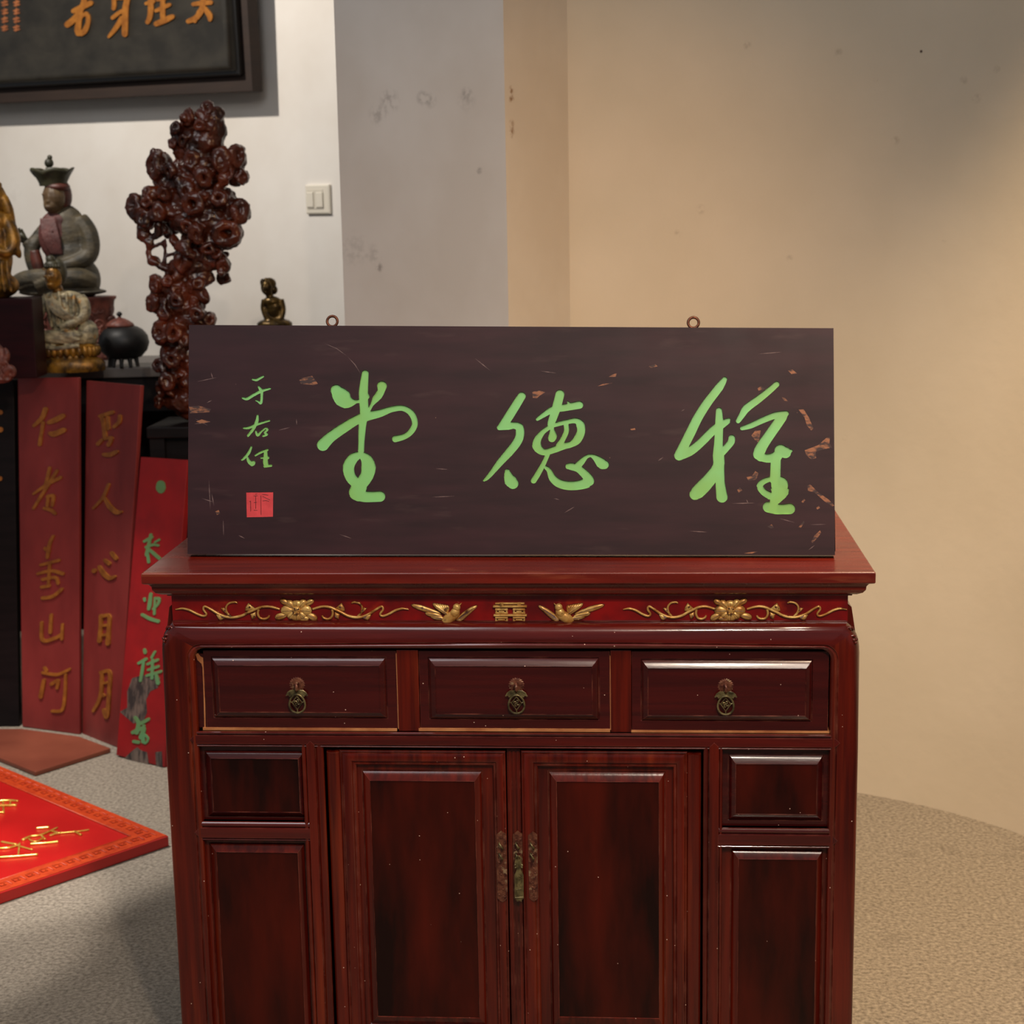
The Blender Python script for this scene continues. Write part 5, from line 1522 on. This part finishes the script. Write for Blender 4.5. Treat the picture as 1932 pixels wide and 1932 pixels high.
# zoom frame: origin (200, 860), scale 3.22
writing(b3, at3, [
    [[(335, 175, 26), (335, 195, 29), (336, 205, 24)]],
    [[(235, 520, 8), (280, 495, 10)], [(275, 480, 9), (262, 540, 10), (250, 600, 12)], [(300, 525, 6), (325, 510, 7)], [(245, 555, 8), (290, 540, 8), (320, 545, 7)], [(265, 570, 8), (300, 600, 10), (345, 640, 9)], [(255, 600, 8), (262, 645, 9)]],
    [[(235, 868, 8), (238, 880, 7)], [(275, 840, 10), (268, 900, 12), (262, 930, 10)], [(300, 865, 8), (325, 870, 10), (318, 900, 8), (290, 930, 8)], [(300, 870, 7), (296, 960, 8)], [(222, 965, 9), (270, 990, 10), (320, 1005, 10)]],
    [[(236, 1178, 9), (240, 1195, 10)], [(200, 1260, 8), (245, 1235, 10)], [(232, 1245, 8), (222, 1310, 10), (212, 1365, 9)], [(300, 1190, 7), (280, 1225, 8)], [(255, 1265, 8), (315, 1240, 9)], [(258, 1300, 7), (320, 1280, 9)], [(285, 1240, 8), (282, 1350, 10)], [(250, 1335, 8), (335, 1310, 9)], [(308, 1330, 9), (318, 1380, 12)]],
    [[(180, 1590, 10), (200, 1625, 12), (190, 1680, 14)], [(215, 1625, 11), (260, 1600, 10)], [(165, 1680, 11), (230, 1655, 13), (215, 1710, 14)], [(232, 1640, 9), (228, 1735, 12)], [(170, 1735, 9), (200, 1740, 10)], [(235, 1690, 6), (258, 1720, 7), (240, 1745, 7), (222, 1725, 6)]]], (200, 860), 3.22, m_bgreen, lo=-0.001, hi=0.0022)
mb = MB()
for poly in ([(160, 1350), (215, 1335), (290, 1330), (330, 1350), (315, 1410), (270, 1430), (245, 1480), (250, 1560), (225, 1620), (165, 1625), (125, 1590), (85, 1555), (130, 1530), (130, 1430)],
             [(115, 1835), (150, 1800), (190, 1770), (215, 1790), (250, 1800), (262, 1880), (200, 1870)], [(300, 1800), (340, 1795), (345, 1890), (305, 1885)]):
    V_, F_, of_ = cdt([ccw([(200 + x / 3.22, 860 + y / 3.22) for x, y in poly])])
    F_ = [f for f, w in zip(F_, of_) if len(w)]
    relief(mb, V_, F_, at3, -0.002, 0.0006)
part(mb, 'bare_patch', m_bared, b3, label='bare grey wood where the red paint is lost')

# ------------------------------------------------------------------ panels lying on the carpet
mb = MB()
fr_ = [on_z(209, 1411, 0.014), on_z(66, 1456, 0.014), on_z(-20, 1421, 0.014), on_z(-90, 1392, 0.014), on_z(-40, 1375, 0.014), on_z(42, 1374.5, 0.014), on_z(150, 1389, 0.014)]
rows = [[np.array([p[0], p[1], 0.001]) for p in fr_], fr_]
mb.grid(rows, close_v=True); mb.add(rows[0], [(6, 5, 4, 3, 2, 1, 0)]); mb.add(rows[1], [(0, 1, 2, 3, 4, 5, 6)])
solo(mb, 'brown_wooden_panel', m_brown, 'plain reddish brown wooden panel lying on the carpet before the leaning boards', 'panel', bevel=0.003)

RZ = 0.026
r0 = on_z(318, 1577, RZ); ra_ = on_z(0, 1445, RZ); rb_ = on_z(0, 1676, RZ)
u1 = ra_ - r0; u1[2] = 0; u1 /= np.linalg.norm(u1)
u2 = rb_ - r0; u2[2] = 0; u2 -= u1 * np.dot(u1, u2); u2 /= np.linalg.norm(u2)
red = thing('red_lacquer_panel', r0 + (u1 * 0.5 + u2 * 0.3) - np.array([0, 0, RZ]), 'bright red lacquer panel with orange border and gold relief lying on the carpet', 'panel')
rp = lambda a, b, h=0.0: r0 + u1 * a + u2 * b + np.array([0, 0, h])
LA_, LB_ = 1.5, 0.62
mb = MB()
cs = [rp(0, 0), rp(LA_, 0), rp(LA_, LB_), rp(0, LB_)]
rows = [[np.array([p[0], p[1], 0.001]) for p in cs], cs]
mb.grid(rows, close_v=True); mb.add(rows[0], [(3, 2, 1, 0)]); mb.add(rows[1], [(0, 1, 2, 3)])
part(mb, 'board', m_rug, red, bevel=0.002)
BW = 0.062
mb = MB()
for a0_, a1_, b0_, b1_ in ((0.003, LA_ - 0.003, 0.003, BW), (0.003, LA_ - 0.003, LB_ - BW, LB_ - 0.003), (0.003, BW, BW, LB_ - BW), (LA_ - BW, LA_ - 0.003, BW, LB_ - BW)):
    v = [rp(a, b, h) for a in (a0_, a1_) for b in (b0_, b1_) for h in (-0.002, 0.0015)]
    mb.add(v, [(0, 1, 3, 2), (4, 6, 7, 5), (0, 4, 5, 1), (2, 3, 7, 6), (0, 2, 6, 4), (1, 5, 7, 3)])
part(mb, 'border', m_rugb, red, label='orange gold embossed border')
mb = MB()


def key(a, b, s_=0.011):      # squared spiral relief repeated along the border
    mb.tube([rp(a + x * s_, b + y * s_, 0.0018) for x, y in ((-1, -1), (1, -1), (1, 1), (-0.4, 1), (-0.4, 0), (0.3, 0))], 0.0022, 5)


k_ = 0.034
na_, nb_ = int((LA_ - BW) / k_), int((LB_ - BW) / k_)
for k in range(na_ + 1):
    key(BW / 2 + k * k_, BW / 2); key(BW / 2 + k * k_, LB_ - BW / 2)
for k in range(1, nb_ + 1):
    key(BW / 2, BW / 2 + k * k_)
for a0_, a1_, b0_, b1_ in ((BW, LA_ - BW, BW, BW), (BW, LA_ - BW, LB_ - BW, LB_ - BW), (BW, BW, BW, LB_ - BW)):
    mb.tube([rp(a0_, b0_, 0.001), rp(a1_, b1_, 0.001)], 0.002, 6)
o_ = part(mb, 'border_relief', m_rugb, red, smooth=True); o_['kind'] = 'stuff'
# raised gold calligraphy on the red panel (photo pixels on its face)
atr = lambda px, py, h=0.0: on_z(px, py, RZ) + np.array([0, 0, h])
# zoom frame origin (0,1380), scale 3.5
Zr = [
    [[(-60, 470, 12), (60, 462, 10), (120, 466, 8)], [(-60, 500, 12), (110, 494, 11)], [(-40, 545, 9), (30, 538, 8)], [(20, 455, 7), (24, 545, 7)], [(70, 456, 6), (66, 500, 6)]],
    [[(240, 646, 9), (325, 640, 10)], [(150, 725, 12), (200, 700, 9), (270, 690, 9), (380, 640, 6)], [(335, 660, 8), (395, 680, 9), (400, 672, 8)], [(330, 695, 8), (380, 680, 8), (500, 668, 7), (590, 655, 5)], [(490, 665, 7), (535, 690, 10)], [(200, 750, 9), (290, 745, 9), (385, 735, 11)], [(190, 715, 7), (230, 735, 7), (280, 715, 9)], [(270, 690, 7), (300, 720, 9)],
     [(10, 735, 8), (60, 745, 9), (110, 752, 8)], [(-60, 780, 9), (60, 775, 9), (130, 752, 8)], [(110, 760, 8), (150, 770, 7), (215, 788, 6)], [(-60, 842, 9), (100, 832, 9), (250, 820, 10)], [(130, 745, 7), (120, 830, 6)]]]
for st in Zr:
    mb = MB()
    for s_ in st:
        c_ = spline([(p[0] / 3.5, 1380 + p[1] / 3.5, p[2] / 3.5) for p in s_], 1.0)
        mb.tube([atr(p[0], p[1], 0.002) for p in c_], [p[2] * 0.00125 for p in c_], 8)
    part(mb, 'gold_character', m_ruggold, red, smooth=True)

# ------------------------------------------------------------------ the hanging sign, tilted forward from the wall
sB = on_plane(497, 173, WP + WN * 0.045, WN) - WN * 0.0
TA = math.radians(1.5)
SU = math.cos(TA) * np.array([0, 0, 1.0]) + math.sin(TA) * WN       # up along the sign
SN = math.cos(TA) * WN - math.sin(TA) * np.array([0, 0, 1.0])       # out of its face
sgn = thing('hanging_sign', sB - WT * 0.6, 'large black signboard with gold characters hung tilted high on the white wall', 'sign')
DS = 0.085
SL, SH = 1.75, 0.62
WS = WT - np.array([0, 0, 0.011])
sp = lambda a, b, d: sB - WS * a + SU * b + SN * d


def sbox(mb, a0, a1, b0, b1, d0, d1):
    v = [sp(a, b, d) for a in (a0, a1) for b in (b0, b1) for d in (d0, d1)]
    return mb.add(v, [(0, 1, 3, 2), (4, 6, 7, 5), (0, 4, 5, 1), (2, 3, 7, 6), (0, 2, 6, 4), (1, 5, 7, 3)])


part(sbox(MB(), 0.0, SL, 0.0, SH, 0.002, 0.05), 'backing', m_signback, sgn, bevel=0.003)
fp = on_plane(441, 134, sB + SN * DS, SN)
fa = np.dot(fp - sB, -WT); fb = np.dot(fp - sB, SU)
part(sbox(MB(), fa - 0.012, SL, fb - 0.012, SH, 0.05, DS - 0.012), 'frame', m_signedge, sgn, bevel=0.004)
mb = MB()
prof = [(0.0, DS - 0.012), (0.006, DS + 0.004), (0.016, DS + 0.008), (0.026, DS + 0.006), (0.034, DS + 0.001)]
rows = [[sp(fa + o_, fb + o_, d), sp(SL, fb + o_, d), sp(SL, SH, d), sp(fa + o_, SH, d)] for o_, d in prof]
mb.grid(rows, close_v=True); mb.add(rows[-1], [(0, 1, 2, 3)])
part(mb, 'face_board', m_sign, sgn, smooth=True, autosmooth=50)
ats = lambda px, py, h=0.0: on_plane(px, py, sB + SN * (DS + 0.001), SN) + SN * h
for st in ([[(600, -60, 18), (592, 20, 20), (560, 90, 20), (520, 140, 22), (478, 172, 22)], [(520, 78, 16), (580, 50, 20), (640, 22, 18)], [(610, 95, 14), (570, 120, 16), (552, 190, 22), (555, 232, 22), (595, 222, 20), (622, 160, 16), (620, 110, 14)]],
           [[(800, -80, 14), (805, 40, 16), (800, 60, 14)], [(800, -60, 16), (900, -70, 18), (885, 60, 22), (882, 150, 22), (880, 240, 20)], [(812, -10, 12), (870, -14, 12)], [(795, 125, 14), (840, 90, 14), (880, 70, 14)], [(860, 130, 20), (815, 200, 17), (768, 258, 10)]],
           [[(1060, -60, 18), (1062, 60, 20), (1055, 120, 18), (1040, 155, 16)], [(1030, 25, 12), (1080, 10, 14)], [(1100, 75, 13), (1150, 52, 15), (1192, 34, 13)], [(1145, -60, 17), (1146, 120, 18)], [(1100, 168, 18), (1160, 142, 22), (1212, 118, 17)], [(1110, 0, 12), (1185, -20, 14)]],
           [[(1360, 30, 14), (1430, 20, 18), (1482, 18, 16)], [(1430, -60, 16), (1424, 50, 20), (1385, 120, 20), (1325, 150, 16)], [(1400, 80, 14), (1372, 150, 12)], [(1440, 60, 16), (1475, 110, 20), (1476, 138, 14)]]):
    glyph(st, (0, 0), 3.715, ats, -0.002, 0.004, 'character', m_bdgold, sgn)
small_cols = []
for cx in (35, 118):
    for k in range(5):
        y = -40 + 58 * k
        small_cols.append([[(cx - 18, y, 6), (cx + 14, y - 6, 7)], [(cx, y - 14, 5), (cx - 4, y + 22, 7)], [(cx - 14, y + 20, 6), (cx + 18, y + 14, 6)]])
mg_or = mat('orange_gold_paint', lin(160, 96, 56), lin(120, 68, 40), 0.5, scale=(40, 40, 40))
for st in small_cols:
    glyph(st, (0, 0), 3.715, ats, -0.002, 0.002, 'small_character', mg_or, sgn)
